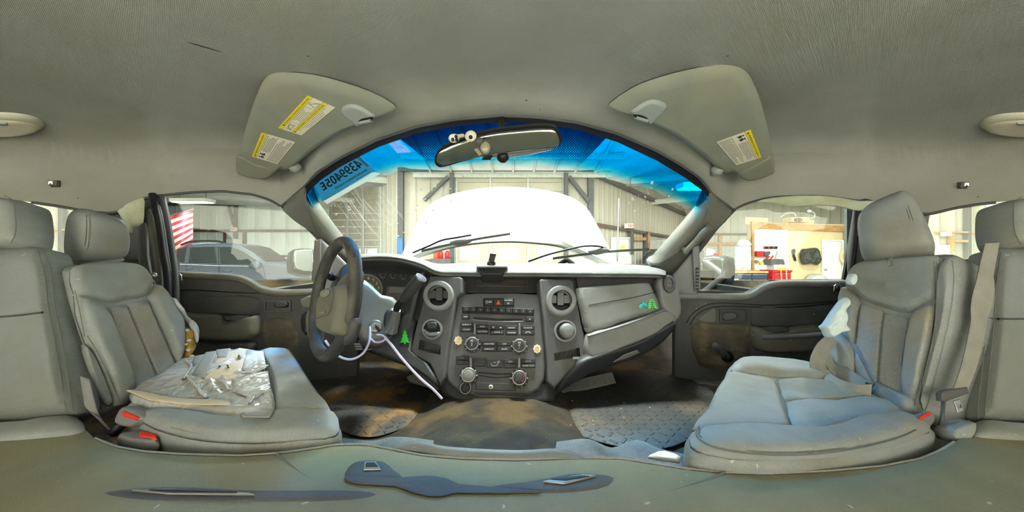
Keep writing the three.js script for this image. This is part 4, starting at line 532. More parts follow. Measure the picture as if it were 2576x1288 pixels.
{ // pillars and rear glass
  const PL = plane([708, 520, 1.9], [868, 624, 2.0], [770, 480, 1.72]), PRr = plane([1846, 526, 1.9], [1690, 660, 2.0], [1785, 480, 1.72]);
  let g = struct('trim_1', 'left windscreen pillar trim'); part(g, 'cover', puff(PL, [[706, 518], [735, 496], [766, 474], [770, 500], [790, 530], [830, 584], [872, 636], [908, 678], [900, 712], [860, 680], [810, 612], [760, 558]], { h: 0.03, th: 0.05, e: 0.7, k: 2, rings: 8 }), mt.pillar); part(g, 'speaker_ring', lathe(P(885, 650, 1.9), V(0.5, 0.4, 1), [[0.0, 0.004], [0.016, 0.004], [0.02, 0.0], [0.02, -0.02]]), mt.dash);
  g = struct('trim_2', 'right windscreen pillar trim with grab handle'); part(g, 'cover', puff(PRr, [[1846, 526], [1812, 505], [1788, 484], [1784, 506], [1766, 532], [1700, 608], [1660, 652], [1640, 668], [1652, 684], [1690, 690], [1714, 672], [1750, 626], [1800, 574]], { h: 0.03, th: 0.05, e: 0.7, k: 2, rings: 8 }), mt.pillar);
  const gr = part(g, 'grab_handle', tube([[1764, 556], [1752, 560], [1728, 588], [1706, 612], [1703, 618]].map(([x, y]) => PRr.at(x, y, 0.065)), 0.014, { n: 30, rad: 10 }), mt.pillar); for (const [x, y] of [[1764, 557], [1706, 615]]) part(gr, 'screw_cap', ball(PRr.at(x, y, 0.045), 0.014), mt.pillar);
  const BL = plane([362, 600, 1.64], [440, 600, 1.66], [400, 900, 1.55]);
  g = struct('trim_3', 'left door pillar trim with scuffed edge'); part(g, 'cover', puff(BL, [[356, 500], [384, 494], [398, 540], [408, 620], [416, 700], [418, 740], [414, 790], [400, 900], [350, 900], [356, 700]], { h: 0.03, th: 0.06, e: 0.5, k: 2 }), mt.pillarDark); part(g, 'door_seal', tube([[396, 494], [412, 560], [424, 640], [434, 700], [436, 800], [436, 900]].map(([x, y]) => BL.at(x, y, 0.03)), 0.014, { n: 50 }), mt.black); part(g, 'door_seal', tube([[410, 492], [424, 560], [436, 640], [443, 690], [446, 800]].map(([x, y]) => BL.at(x, y, 0.005)), 0.012, { n: 50 }), mt.pillarDark);
  part(g, 'scuffed_edge', puff(BL, [[382, 534], [388, 530], [402, 580], [414, 660], [418, 720], [412, 744], [408, 700], [398, 620]], { h: 0.012, th: 0.01, base: 0.028, k: 2 }), mt.armrest);
  const BR = plane([2130, 600, 1.66], [2200, 600, 1.6], [2160, 900, 1.55]);
  g = struct('trim_4', 'right door pillar trim behind the passenger seat'); part(g, 'cover', puff(BR, [[2150, 505], [2210, 508], [2260, 540], [2260, 900], [2130, 900], [2134, 760]], { h: 0.03, th: 0.06, e: 0.3, k: 2 }), mt.pillarDark); part(g, 'door_seal', tube([[2158, 520], [2148, 620], [2136, 720], [2130, 800]].map(([x, y]) => BR.at(x, y, 0.03)), 0.012, { n: 40 }), mt.black);
  for (const [n, R, x0, x1, l, ys] of [['window_2', RL, -380, 330, 'left rear cab window past the headrests', [660, 660]], ['window_3', RR, 2250, 2956, 'right rear cab window past the headrests', [640, 640]]]) {
    g = struct(n, l); part(g, 'pane', plate(R, rect(x0, 485, x1, 665), { th: 0.004, bev: 0 }), glass(0xf4faf2)); part(g, 'sill', plate(R, rect(x0 - 20, 652, x1 + 120 * (n === 'window_2' ? 1 : 0), 690), { th: 0.06, h: 0.05 }), mt.black); part(g, 'lower_panel', plate(R, rect(x0 - 20, 690, x1 + (n === 'window_2' ? 110 : 0), 1250), { th: 0.04, h: 0.04 }), mt.pillarDark);
    part(g, 'end_post', plate(R, n === 'window_2' ? [[222, 520], [280, 520], [340, 500], [398, 494], [398, 700], [260, 700]] : [[2130, 490], [2290, 520], [2342, 528], [2312, 700], [2130, 700]], { th: 0.04, h: 0.0 }), mt.pillarDark);
  }
  // torn lining hanging at both pillars
  one('torn_lining', puff(plane([300, 540, 1.58], [362, 540, 1.58], [330, 590, 1.57]), [[296, 531], [312, 520], [336, 504], [360, 497], [361, 525], [358, 560], [346, 570], [336, 572], [334, 585], [322, 583], [312, 556]], { h: 0.012, th: 0.004, wr: 0.004, k: 2 }), mt.tornCloth, 'torn cream lining hanging behind the driver headrest', 'lining');
  one('torn_lining', puff(plane([1910, 500, 1.80], [2200, 505, 1.58], [2050, 530, 1.68]), [[1906, 506], [1940, 498], [2000, 492], [2060, 492], [2110, 496], [2180, 508], [2210, 506], [2196, 520], [2160, 530], [2120, 522], [2080, 517], [2030, 518], [1990, 521], [1960, 513], [1930, 509]], { h: 0.006, th: 0.004, wr: 0.003, k: 2, c: [2060, 507] }), mt.tornCloth, 'torn pale green lining along the top of the passenger window', 'lining');
}
{ // sun visors with printed labels
  const tri = (g, x, y, s) => { g.beginPath(); g.moveTo(x, y + s); g.lineTo(x + s / 2, y); g.lineTo(x + s, y + s); g.closePath(); g.fill(); };
  const lines = (g, x, y, w, n, st, c = '#4a4844') => { g.fillStyle = c; for (let i = 0; i < n; i++) { let q = x; while (q < x + w * (0.72 + 0.28 * hash(i, n, 4))) { const l = 6 + 18 * hash(q | 0, i, 3); g.fillRect(q, y + i * st, l, st * 0.42); q += l + 4; } } };
  const rollover = canvasTex(768, 448, (g, w, h) => {
    g.fillStyle = '#dcd8c4'; g.fillRect(0, 0, w, h); g.fillStyle = '#e2cf2c'; g.fillRect(0, 0, w, 78); g.fillRect(0, 258, w, 60); g.fillStyle = '#3a3420'; g.fillRect(0, 78, w, 5); g.fillRect(0, 250, w, 6); g.fillRect(0, 318, w, 4);
    tri(g, 70, 20, 40); g.font = 'bold 40px sans-serif'; g.textBaseline = 'middle'; g.fillText('WARNING: HIGHER ROLLOVER RISK', 124, 42, 610); tri(g, 20, 270, 36); g.font = 'bold 34px sans-serif'; g.fillText('AVERTISSEMENT ! RISQUE ACCRU DE CAPOTAGE', 70, 290, 660);
    g.font = 'bold 24px sans-serif'; g.textAlign = 'center'; ['Avoid Abrupt Maneuvers', 'and Excessive Speed.', 'Always Buckle Up.', "See Owner's Manual", 'For Further Information.'].forEach((t, i) => g.fillText(t, 372, 104 + i * 31)); g.strokeStyle = '#2c2a26'; g.lineWidth = 6; g.strokeRect(40, 120, 110, 90); g.strokeRect(60, 140, 70, 50); g.beginPath(); g.moveTo(30, 230); g.quadraticCurveTo(90, 90, 170, 110); g.stroke(); g.fillRect(196, 83, 4, 170); g.fillRect(560, 83, 4, 170);
    g.beginPath(); g.arc(650, 112, 18, 0, 7); g.moveTo(630, 140); g.lineTo(600, 230); g.lineTo(720, 236); g.lineTo(676, 140); g.moveTo(630, 130); g.lineTo(706, 220); g.stroke(); g.font = 'bold 22px sans-serif'; g.fillStyle = '#3a3836'; ['Éviter les manœuvres brusques et les vitesses excessives.', 'Toujours boucler la ceinture de sécurité.', 'Consulter le Guide du propriétaire.'].forEach((t, i) => g.fillText(t, w / 2, 346 + i * 34, 660));
  });
  const airbag = canvasTex(640, 512, (g, w, h) => {
    g.fillStyle = '#dad6c6'; g.fillRect(0, 0, w, h); g.fillStyle = '#e2cf2c'; g.fillRect(0, 0, w, 86); g.fillStyle = '#3a3420'; g.fillRect(0, 86, w, 5); tri(g, 28, 24, 42); g.font = 'bold 42px sans-serif'; g.textBaseline = 'middle'; g.fillText('WARNING/AVERTISSEMENT', 84, 46, 530);
    g.fillStyle = '#2a2826'; for (const [x, y] of [[40, 130], [110, 130]]) { g.beginPath(); g.arc(x + 20, y, 15, 0, 7); g.fill(); g.beginPath(); g.moveTo(x, y + 20); g.lineTo(x + 40, y + 24); g.lineTo(x + 56, y + 76); g.lineTo(x + 8, y + 86); g.closePath(); g.fill(); } g.lineWidth = 7; g.strokeStyle = '#2a2826'; g.beginPath(); g.moveTo(36, 230); g.lineTo(176, 112); g.stroke();
    g.font = 'bold 26px sans-serif'; g.fillText('EVEN WITH ADVANCED AIR BAGS', 208, 116, 410); lines(g, 208, 142, 410, 6, 22); g.fillStyle = '#2a2826'; g.font = 'bold 24px sans-serif'; g.fillText('MÊME AVEC DES COUSSINS GONFLABLES', 24, 300, 590); lines(g, 24, 324, 590, 8, 22);
  });
  const mk = (label, out, handle, stickers, pivot, flap) => {
    const S = boardPlane(out, 0.03), g = thing('sun_visor', label, 'sun visor'); part(g, 'board', puff(S, out, { h: 0.016, th: 0.008, base: -0.016, e: 0.1, k: 2, rings: 8 }), mt.visor); part(g, 'flap', puff(S, flap, { h: 0.006, th: 0.006, base: -0.002, e: 0.2, k: 2 }), mt.visor);
    const hd = part(g, 'clip_cover', puff(S, handle, { h: 0.012, th: 0.006, base: -0.001, e: 0.3, k: 2 }), mt.visorPlastic); part(hd, 'clip_slot', puff(S, circ(pivot[2], pivot[3], 20, 6, 14, pivot[4]), { h: 0.002, th: 0.002, base: 0.0105, k: 0, rings: 3 }), mt.black);
    part(hd, 'clip_pin', tube([S.at(pivot[2] - 14, pivot[3] + 3 - 14 * Math.tan(pivot[4]), 0.014), S.at(pivot[2] + 16, pivot[3] + 3 + 16 * Math.tan(pivot[4]), 0.014)], 0.006), mt.visorPlastic);
    for (const [c, t, l] of stickers) part(g, 'label', quad(S, c, { h: 0.002, th: 0.003, n: 4 }), PR(t, 0.55), l); part(g, 'pivot', lathe(S.at(pivot[0], pivot[1], -0.03), S.n, [[0.026, 0], [0.022, 0.026], [0.01, 0.034], [0, 0.034]]), mt.visorPlastic); return g;
  };
  mk('driver sun visor with two printed warning labels', [[660, 206], [672, 197], [689, 191], [709, 190], [784, 197], [858, 216], [933, 242], [982, 269], [992, 279], [985, 287], [952, 296], [925, 306], [900, 318], [870, 329], [833, 350], [783, 384], [746, 416], [729, 431], [714, 436], [698, 434], [679, 448], [664, 454], [597, 441], [591, 428], [597, 391], [622, 299], [647, 230]], [[856, 277], [863, 267], [883, 261], [908, 267], [930, 281], [946, 294], [912, 306], [900, 318], [888, 306], [868, 292]],
    [[[[700, 321], [774, 240], [844, 270], [759, 340]], rollover, 'yellow and white rollover warning label'], [[[634, 393], [658, 333], [743, 357], [698, 412]], airbag, 'yellow and white air bag warning label']], [737, 428, 922, 297, -0.22], [[595, 394], [612, 396], [640, 412], [690, 430], [680, 446], [664, 452], [600, 440], [594, 428]]);
  mk('passenger sun visor with one printed warning label', [[1534, 275], [1540, 267], [1594, 231], [1644, 210], [1731, 186], [1793, 175], [1830, 172], [1863, 177], [1885, 191], [1895, 205], [1917, 259], [1932, 314], [1947, 384], [1954, 428], [1950, 438], [1888, 458], [1875, 456], [1850, 440], [1830, 442], [1816, 436], [1781, 406], [1731, 366], [1681, 334], [1634, 313], [1604, 298], [1573, 288], [1545, 282]], [[1679, 268], [1669, 256], [1644, 250], [1627, 253], [1602, 268], [1582, 284], [1606, 288], [1628, 300], [1637, 312], [1654, 294]],
    [[[[1888, 326], [1915, 395], [1852, 415], [1802, 357]], airbag, 'yellow and white air bag warning label']], [1808, 436, 1610, 290, 0.3], [[1942, 392], [1930, 398], [1890, 420], [1856, 438], [1876, 454], [1890, 456], [1946, 438], [1950, 428]]);
}
{ // dome lamps at the two edges, coat hooks
  for (const [cx, l] of [[-2, 'oval dome lamp at the left edge of the headliner'], [2578, 'oval dome lamp at the right edge of the headliner']]) { const g = thing('dome_lamp', l, 'lamp', 'oval dome lamps'); part(g, 'bezel', puff(LINER, circ(cx, 311, 114, 29, 40), { h: 0.012, th: 0.012, base: 0.004, e: 0.12, k: 0 }), M([206, 204, 184], { r: 0.4, vary: 0.04, s: 91 })); part(g, 'lens', puff(LINER, circ(cx, 314, 100, 22, 40), { h: 0.006, th: 0.006, base: 0.016, e: 0.2, k: 0 }), mt.lens); part(g, 'switch', puff(LINER, rr(cx - 20, 294, cx + 20, 301, 3), { h: 0.006, th: 0.004, base: 0.02, k: 0 }), mt.visorPlastic); }
  for (const [x, y, l] of [[140, 463, 'small grey coat hook above the left rear window'], [2420, 467, 'small grey coat hook above the right rear window']]) { const g = thing('coat_hook', l, 'hook', 'coat hooks'); part(g, 'base', puff(LINER, rr(x - 13, y - 9, x + 13, y + 8, 3), { h: 0.006, th: 0.006, base: 0.002, k: 0 }), mt.pillarDark); part(g, 'hook', puff(LINER, [[x - 8, y - 8], [x + 9, y - 7], [x + 8, y + 6], [x + 4, y + 6], [x + 3, y], [x - 3, y], [x - 4, y + 7], [x - 9, y + 6]], { h: 0.02, th: 0.01, base: 0.014, k: 0 }), mt.chrome); }
}
{ // rear-view mirror and the charms hung on it
  const S = plane([1100, 400, 1.2], [1405, 345, 1.17], [1250, 340, 1.16], V(1, 0.2, 0)), g = thing('rear_view_mirror', 'wide rear-view mirror tilted below the blue windscreen band', 'mirror');
  const o = [[1094, 410], [1096, 390], [1110, 375], [1173, 347], [1229, 331], [1297, 322], [1375, 317], [1398, 321], [1409, 338], [1412, 358], [1402, 370], [1344, 376], [1266, 386], [1204, 396], [1142, 412], [1106, 421]];
  part(g, 'housing', puff(S, o, { h: 0.008, th: 0.03, e: 0.08, k: 3 }), mt.black); part(g, 'mirror_glass', puff(S, o.map(([x, y]) => [1253 + (x - 1253) * 0.965, 369 + (y - 369) * 0.86 - (x - 1253) * 0.004]), { h: 0.002, th: 0.004, base: 0.0095, e: 0.05, k: 3 }), new THREE.MeshStandardMaterial({ color: 0xb4bab6, metalness: 1, roughness: 0.12 }));
  part(g, 'underside', puff(S, [[1214, 400], [1226, 390], [1300, 382], [1400, 372], [1390, 380], [1280, 400], [1262, 402], [1244, 400]], { h: 0.004, th: 0.02, base: -0.012, k: 2 }), mt.silver); part(g, 'ball_joint', ball(P(1265, 394, 1.22), 0.022), mt.black); part(g, 'stem', rod(P(1262, 388, 1.23), P(1263, 300, 1.42), 0.012), mt.black); part(g, 'tilt_tab', plate(S, [[1212, 402], [1222, 391], [1242, 388], [1234, 402]], { th: 0.012, h: 0.004 }), mt.black);
  const w = M([226, 222, 206], { r: 0.45, vary: 0.05, s: 93 });
  const c = thing('mirror_charm', 'white and black round charm at the top left of the mirror', 'charm'); part(c, 'ball', ball(P(1142, 348, 1.1), 0.017, 0.014, 0.012), w); for (const [x, y] of [[1147, 344], [1139, 351], [1149, 352]]) part(c, 'spot', ball(P(x, y, 1.09), 0.005, 0.006, 0.004), mt.black); part(c, 'stem', rod(P(1150, 343, 1.1), P(1165, 341, 1.12), 0.006), w);
  const k = thing('suction_cup_charm', 'clear suction cup with dangling beads on the mirror', 'charm'); part(k, 'cup', lathe(P(1184, 342, 1.1), V(-0.1, 0.1, 1), [[0.018, 0], [0.014, 0.006], [0.006, 0.009], [0, 0.009]]), w); part(k, 'bead', ball(P(1205, 355, 1.11), 0.014, 0.012, 0.01), mt.dash); part(k, 'drop', ball(P(1221, 372, 1.11), 0.016, 0.019, 0.008), M([150, 146, 122], { r: 0.15, vary: 0.1, s: 94 })); part(k, 'tag', plate(S, [[1193, 373], [1202, 369], [1214, 385], [1205, 389]], { th: 0.004, h: 0.014 }), M([178, 170, 148], { r: 0.4, vary: 0.08, s: 95 })); part(k, 'cup_core', ball(P(1184, 345, 1.088), 0.006), mt.black);
}
// ---------------------------------------------------------------- dashboard
const CP = plane([1250, 738, 1.7], [1250, 1000, 1.5], [1350, 738, 1.7]), BP = plane([1250, 690, 1.82], [1250, 1000, 1.6], [1600, 690, 1.84]);
const LP = plane([1085, 692, 1.74], [1163, 696, 1.7], [1040, 885, 1.6]), RP = plane([1358, 702, 1.7], [1440, 702, 1.74], [1470, 890, 1.6]);
const GP = plane([1455, 730, 1.71], [1640, 715, 1.75], [1470, 835, 1.64]), KP = plane([1475, 850, 1.62], [1690, 800, 1.71], [1500, 930, 1.58]), LK = plane([920, 850, 1.66], [1040, 890, 1.6], [1000, 800, 1.7]);
// print for the small keys: one sheet, a cell per legend
const LEG = ['OFF', 'HAZ', 'PASS', '1', '2', '3', '4', '5', '6', '7', '8', '9', '0', 'LOAD', 'EJ', 'DIRECT', 'SCAN', 'TEXT', 'CAT', 'ARR', 'SEEK', 'MENU', 'SOUND', 'CLOCK', 'PHONE', 'AM/FM', 'CD', 'SIRIUS', 'AUX', 'FRONT', 'FAN', 'FACE', 'A/C', 'RECIRC', 'MAX A/C', 'VOL', 'TUNE', '12V', 'BLANK'];
const legend = canvasTex(1024, 512, (g) => {
  g.fillStyle = '#242426'; g.fillRect(0, 0, 1024, 512); g.textAlign = 'center'; g.textBaseline = 'middle';
  LEG.forEach((t, i) => {
    const x = (i % 8) * 128, y = (i / 8 | 0) * 64; g.fillStyle = '#242426'; g.fillRect(x, y, 128, 64); g.fillStyle = '#d4d4cc'; g.strokeStyle = '#d4d4cc'; g.lineWidth = 4; g.font = 'bold 26px sans-serif'; const cx = x + 64, cy = y + 34;
    if (t === 'HAZ') { g.strokeStyle = g.fillStyle = '#e2452f'; g.lineWidth = 7; g.beginPath(); g.moveTo(cx, y + 10); g.lineTo(cx + 30, y + 54); g.lineTo(cx - 30, y + 54); g.closePath(); g.fill(); } else if (t === 'EJ') { g.beginPath(); g.moveTo(cx, cy - 14); g.lineTo(cx + 16, cy + 6); g.lineTo(cx - 16, cy + 6); g.fill(); } else if (t === 'ARR') { for (const [a, s] of [[-32, 1], [32, -1]]) { g.beginPath(); g.moveTo(cx + a, cy + 12 * s); g.lineTo(cx + a + 14, cy - 10 * s); g.lineTo(cx + a - 14, cy - 10 * s); g.fill(); } } else if (t === 'PHONE') { g.lineWidth = 9; g.beginPath(); g.arc(cx, cy + 14, 26, 3.5, 5.95); g.stroke(); }
    else if (t === 'OFF') { g.strokeRect(cx - 40, cy - 10, 26, 20); g.fillText('OFF', cx + 20, cy); } else if (t === 'PASS') { g.font = 'bold 17px sans-serif'; g.fillText('PASS AIRBAG', cx, y + 18); g.fillText('OFF', cx, y + 48); } else if (t === 'SEEK') g.fillText('⏮ SEEK ⏭'.replace(/[⏮⏭]/g, '|'), cx, cy); else if (t === 'CAT') g.fillText('CAT/FOLD', cx, cy, 110);
    else if (t === 'FACE') { g.lineWidth = 3; g.beginPath(); g.arc(cx + 30, cy - 12, 7, 0, 7); g.moveTo(cx + 26, cy); g.lineTo(cx + 14, cy + 16); g.lineTo(cx - 20, cy + 16); g.lineTo(cx - 30, cy - 2); g.moveTo(cx - 12, cy - 8); g.lineTo(cx + 12, cy - 8); g.stroke(); } else if (t === 'FRONT') { g.lineWidth = 3; g.beginPath(); g.arc(cx, cy + 4, 14, 3.6, 5.8); g.stroke(); } else if (t === 'FAN' || t === 'BLANK') {} else if (t === 'RECIRC') { g.lineWidth = 3; g.strokeRect(cx - 22, cy - 9, 44, 18); } else if (t === 'TUNE') { g.font = 'bold 20px sans-serif'; g.fillText('TUNE', cx, y + 14); g.fillText('OK', cx, y + 34); g.fillText('||', cx, y + 54); } else if (t === 'VOL') { g.fillText('VOL', cx, y + 16); g.beginPath(); g.arc(cx, y + 46, 10, 0, 7); g.stroke(); } else g.fillText(t, cx, cy, 116);
  });
});
const legMat = {}; const leg = (k) => legMat[k] ??= (() => { const t = legend.clone(), i = LEG.indexOf(k); t.repeat.set(1 / 8, 1 / 8); t.offset.set((i % 8) / 8, 1 - ((i / 8 | 0) + 1) / 8); t.needsUpdate = true; return PR(t, 0.5); })();
{
  const g = thing('dashboard', 'dusty dark dashboard with radio stack, round vents and glovebox', 'dashboard');
  part(g, 'body', plate(BP, [[905, 655], [1000, 652], [1090, 680], [1680, 694], [1708, 740], [1708, 800], [1640, 856], [1560, 900], [1470, 945], [1395, 995], [1300, 1014], [1200, 1012], [1112, 985], [1050, 925], [960, 880], [900, 850]], { th: 0.35, bev: 0.01 }), mt.dashDark);
  const X = [893, 960, 1010, 1060, 1100, 1160, 1300, 1450, 1600, 1655, 1676];
  const row = (d, ys) => X.map((x, i) => P(x, ys[i], d));
  part(g, 'top_pad', loft([row(2.16, [646, 644, 646, 653, 663, 662, 662, 663, 666, 672, 680]), row(1.92, [641, 638, 641, 651, 665, 666, 666, 667, 669, 675, 682]), row(1.75, [642, 639, 643, 655, 671, 674, 675, 676, 678, 682, 688]), row(1.715, [650, 646, 651, 665, 684, 687, 688, 689, 690, 691, 693]), row(1.77, [655, 652, 657, 672, 689, 692, 693, 694, 695, 695, 696])], { nu: 6, nv: 5, th: 0.012, dir: V(0, -1, -0.3) }), mt.dashPad, 'grained light grey dash top');
  // instrument cluster under its hood
  const cl = canvasTex(512, 384, (c, w, h) => {
    c.fillStyle = '#26282a'; c.fillRect(0, 0, w, h); c.fillStyle = '#56564a'; c.beginPath(); c.arc(70, 190, 128, 0, 7); c.fill(); c.strokeStyle = '#8a8a7a'; c.lineWidth = 8; c.stroke(); c.strokeStyle = c.fillStyle = '#c8c6b6'; c.font = 'bold 30px sans-serif'; c.textAlign = 'center';
    for (let i = 0; i < 7; i++) { const a = -1.5 + i * 0.42; c.fillText(String(i), 70 + 98 * Math.cos(a), 200 + 98 * Math.sin(a)); } c.lineWidth = 6; c.beginPath(); c.arc(70, 190, 60, -1.6, -0.2); c.stroke(); c.fillStyle = '#3c3c36'; c.beginPath(); c.arc(70, 190, 26, 0, 7); c.fill();
    c.fillStyle = '#55544c'; c.fillRect(236, 150, 150, 150); c.fillStyle = '#706e74'; c.fillRect(258, 150, 120, 50); c.strokeStyle = '#7c8082'; c.lineWidth = 4; for (let i = 0; i < 4; i++) { const x = 180 + i * 82; c.beginPath(); c.moveTo(x - 20, 66); c.lineTo(x - 6, 44); c.moveTo(x, 72); c.arc(x + 12, 66, 16, 3.0, 0.2, true); c.moveTo(x + 30, 50); c.arc(x + 28, 50, 2, 0, 7); c.stroke(); }
  });
  const cb = part(g, 'cluster_face', quad(BP, [[905, 672], [1072, 684], [1036, 792], [905, 792]], { h: 0.012, th: 0.01 }), PR(cl, 0.35), 'instrument cluster with round gauges'); void cb;
  part(g, 'cluster_bezel', plate(BP, [[1054, 700], [1072, 690], [1044, 800], [1030, 884], [1006, 876], [1020, 800], [1036, 790]], { th: 0.05, h: 0.05, bev: 0.008 }), mt.dash); part(g, 'cluster_shade', loft([[[900, 654, 1.73], [960, 650, 1.73], [1012, 655, 1.73], [1058, 670, 1.73], [1090, 690, 1.73]].map((q) => P(...q)), [[900, 690, 1.84], [960, 678, 1.84], [1012, 682, 1.84], [1052, 692, 1.84], [1078, 702, 1.82]].map((q) => P(...q))], { nu: 5, nv: 4, th: 0.004 }), mt.dashDark);
  part(g, 'display_panel', plate(BP, [[1162, 696], [1358, 702], [1358, 742], [1150, 742]], { th: 0.02, h: 0.035 }), mt.black); part(g, 'clock_display', plate(BP, [[1200, 708], [1320, 710], [1320, 728], [1198, 726]], { th: 0.006, h: 0.042 }), M([52, 50, 46], { r: 0.15, plain: true }));
  // vent pods
  const pod = (S, out, vent, dial, cubby) => {
    const p = part(g, 'vent_pod', plate(S, out, { th: 0.07, bev: 0.01, seg: 3, holes: [circ(vent[0], vent[1], 31, 31), cubby] }), mt.dash);
    part(p, 'vent_bezel', plate(S, circ(vent[0], vent[1], 39, 39, 40), { th: 0.03, h: 0.012, bev: 0.01, seg: 3, holes: [circ(vent[0], vent[1], 31, 31, 36)] }), mt.dashGrey); part(p, 'vent_barrel', plate(S, circ(vent[0], vent[1], 33, 33), { th: 0.01, h: -0.03 }), mt.black);
    for (let i = -1; i <= 1; i++) part(p, 'vent_vane', plate(S, rr(vent[0] + i * 17 - 8, vent[1] - 22 + Math.abs(i) * 6, vent[0] + i * 17 + 8, vent[1] + 10 - Math.abs(i) * 6, 3), { th: 0.012, h: -0.002 - Math.abs(i) * 0.006 }), vent[2]); part(p, 'vent_lower_vane', puff(S, [[vent[0] - 26, vent[1] + 8], [vent[0], vent[1] + 14], [vent[0] + 26, vent[1] + 8], [vent[0] + 16, vent[1] + 26], [vent[0] - 16, vent[1] + 26]], { h: 0.008, th: 0.006, base: -0.012, k: 2 }), mt.black);
    part(p, 'cubby_liner', plate(S, cubby, { th: 0.006, h: -0.064 }), mt.dash); for (let i = 0; i < 5; i++) part(p, 'cubby_rib', plate(S, [[lerp(cubby[0][0], cubby[1][0], 0.2 + i * 0.15), cubby[2][1] - 8], [lerp(cubby[0][0], cubby[1][0], 0.2 + i * 0.15) + 4, cubby[2][1] - 8], [lerp(cubby[0][0], cubby[1][0], 0.25 + i * 0.15) + 8, cubby[2][1] - 24], [lerp(cubby[0][0], cubby[1][0], 0.25 + i * 0.15) + 5, cubby[2][1] - 24]], { th: 0.003, h: -0.05 }), mt.dashDark);
    part(p, 'dial_recess', plate(S, circ(dial[0], dial[1], dial[2], dial[2], 30), { th: 0.008, h: 0.003 }), mt.black); part(p, 'dial_ring', plate(S, circ(dial[0], dial[1], dial[2] + 2, dial[2] + 2, 30), { th: 0.008, h: 0.007, holes: [circ(dial[0], dial[1], dial[2] - 2, dial[2] - 2, 30)] }), mt.dashGrey);
    return p;
  };
  const a = pod(LP, [[1081, 693], [1155, 695], [1163, 700], [1163, 736], [1149, 748], [1128, 880], [1119, 950], [1106, 970], [1080, 915], [1038, 891], [1032, 880], [1043, 832]], [1104, 745, mt.dash], [1088, 829, 24], [[1053, 848], [1115, 864], [1112, 899], [1046, 884]]);
  part(a, 'thumb_wheel', puff(LP, [[1076, 812], [1100, 812], [1100, 828], [1078, 830]], { h: 0.008, th: 0.004, base: 0.004, k: 2 }), mt.dashDark); part(a, 'dial_lip', puff(LP, [[1066, 828], [1080, 838], [1108, 836], [1106, 844], [1086, 848], [1070, 842]], { h: 0.008, th: 0.003, base: 0.004, k: 2 }), mt.silver);
  const b = pod(RP, [[1357, 705], [1362, 701], [1436, 702], [1443, 709], [1452, 750], [1463, 810], [1473, 850], [1476, 900], [1432, 935], [1396, 978], [1378, 960], [1375, 900], [1366, 800], [1360, 748]], [1411, 757, mt.silver], [1421, 833, 26], [[1388, 884], [1462, 868], [1466, 902], [1390, 914]]);
  part(b, 'socket_cap', lathe(RP.at(1424, 834, 0.004), RP.n, [[0.034, 0], [0.034, 0.016], [0.026, 0.022], [0.022, 0.03], [0, 0.031]]), mt.dashGrey); part(b, 'socket_print', plate(RP, rect(1412, 812, 1432, 819), { th: 0.002, h: 0.005, bev: 0, uv01: true }), [leg('12V'), mt.black]); part(b, 'cubby_clip', plate(RP, rr(1440, 897, 1458, 905, 2), { th: 0.01, h: 0.004 }), mt.chrome);
  // radio and climate stack
  const cp = part(g, 'center_panel', plate(CP, [[1160, 739], [1205, 736], [1300, 736], [1350, 739], [1360, 747], [1370, 860], [1374, 925], [1370, 955], [1356, 983], [1310, 1001], [1262, 1006], [1205, 1002], [1150, 984], [1124, 960], [1119, 935], [1128, 870], [1149, 748]], { th: 0.08, bev: 0.014, seg: 4 }), mt.dash);
  const key = (x0, y0, x1, y1, k, h = 0.011) => part(g, 'button', plate(CP, rr(x0 + 0.4, y0 + 0.4, x1 - 0.4, y1 - 0.4, 1.2), { th: 0.012, h, bev: 0.0018, uv01: true }), [leg(k), mt.black]);
  part(cp, 'switch_bezel', plate(CP, rr(1215, 750, 1294, 772, 3), { th: 0.006, h: 0.004 }), mt.black); key(1218, 752, 1242, 770, 'OFF'); key(1242, 753, 1266, 771, 'HAZ'); key(1266, 752, 1292, 770, 'PASS');
  part(cp, 'key_strip', plate(CP, [[1163, 771], [1345, 777], [1342, 795], [1164, 789]], { th: 0.006, h: 0.004 }), mt.black); for (let i = 0; i < 10; i++) key(1165 + i * 17.8, 773 + i * 0.65, 1182 + i * 17.8, 785 + i * 0.65, String((i + 1) % 10));
  key(1162, 792, 1182, 804, 'LOAD'); key(1322, 798, 1343, 810, 'EJ'); part(cp, 'disc_slot', plate(CP, [[1190, 797], [1250, 801], [1315, 801], [1314, 807], [1250, 807], [1192, 803]], { th: 0.004, h: 0.002 }), mt.black); part(cp, 'slot_lip', tube([CP.at(1189, 805, 0.003), CP.at(1250, 809.5, 0.003), CP.at(1316, 809, 0.003)], 0.0018), mt.silver);
  for (const [x0, x1, y, u, l] of [[1158, 1191, 812, 'DIRECT', 'SCAN'], [1199, 1229, 817, 'TEXT', 'CAT'], [1232, 1269, 819, 'ARR', 'SEEK'], [1272, 1302, 820, 'MENU', 'SOUND'], [1311, 1345, 820, 'CLOCK', 'PHONE']]) { key(x0, y, x1, y + 11.5, u); key(x0, y + 12, x1, y + 24, l); }
  for (const x of [1194.5, 1306.5]) part(g, 'silver_divider', plate(CP, rr(x - 2.2, 815, x + 2.6, 842, 1), { th: 0.01, h: 0.012 }), mt.silver);
  for (const [x0, x1, u, l] of [[1212, 1249, 'AM/FM', 'SIRIUS'], [1250, 1288, 'CD', 'AUX']]) { key(x0, 860, x1, 872, u); key(x0, 873, x1, 885, l); }
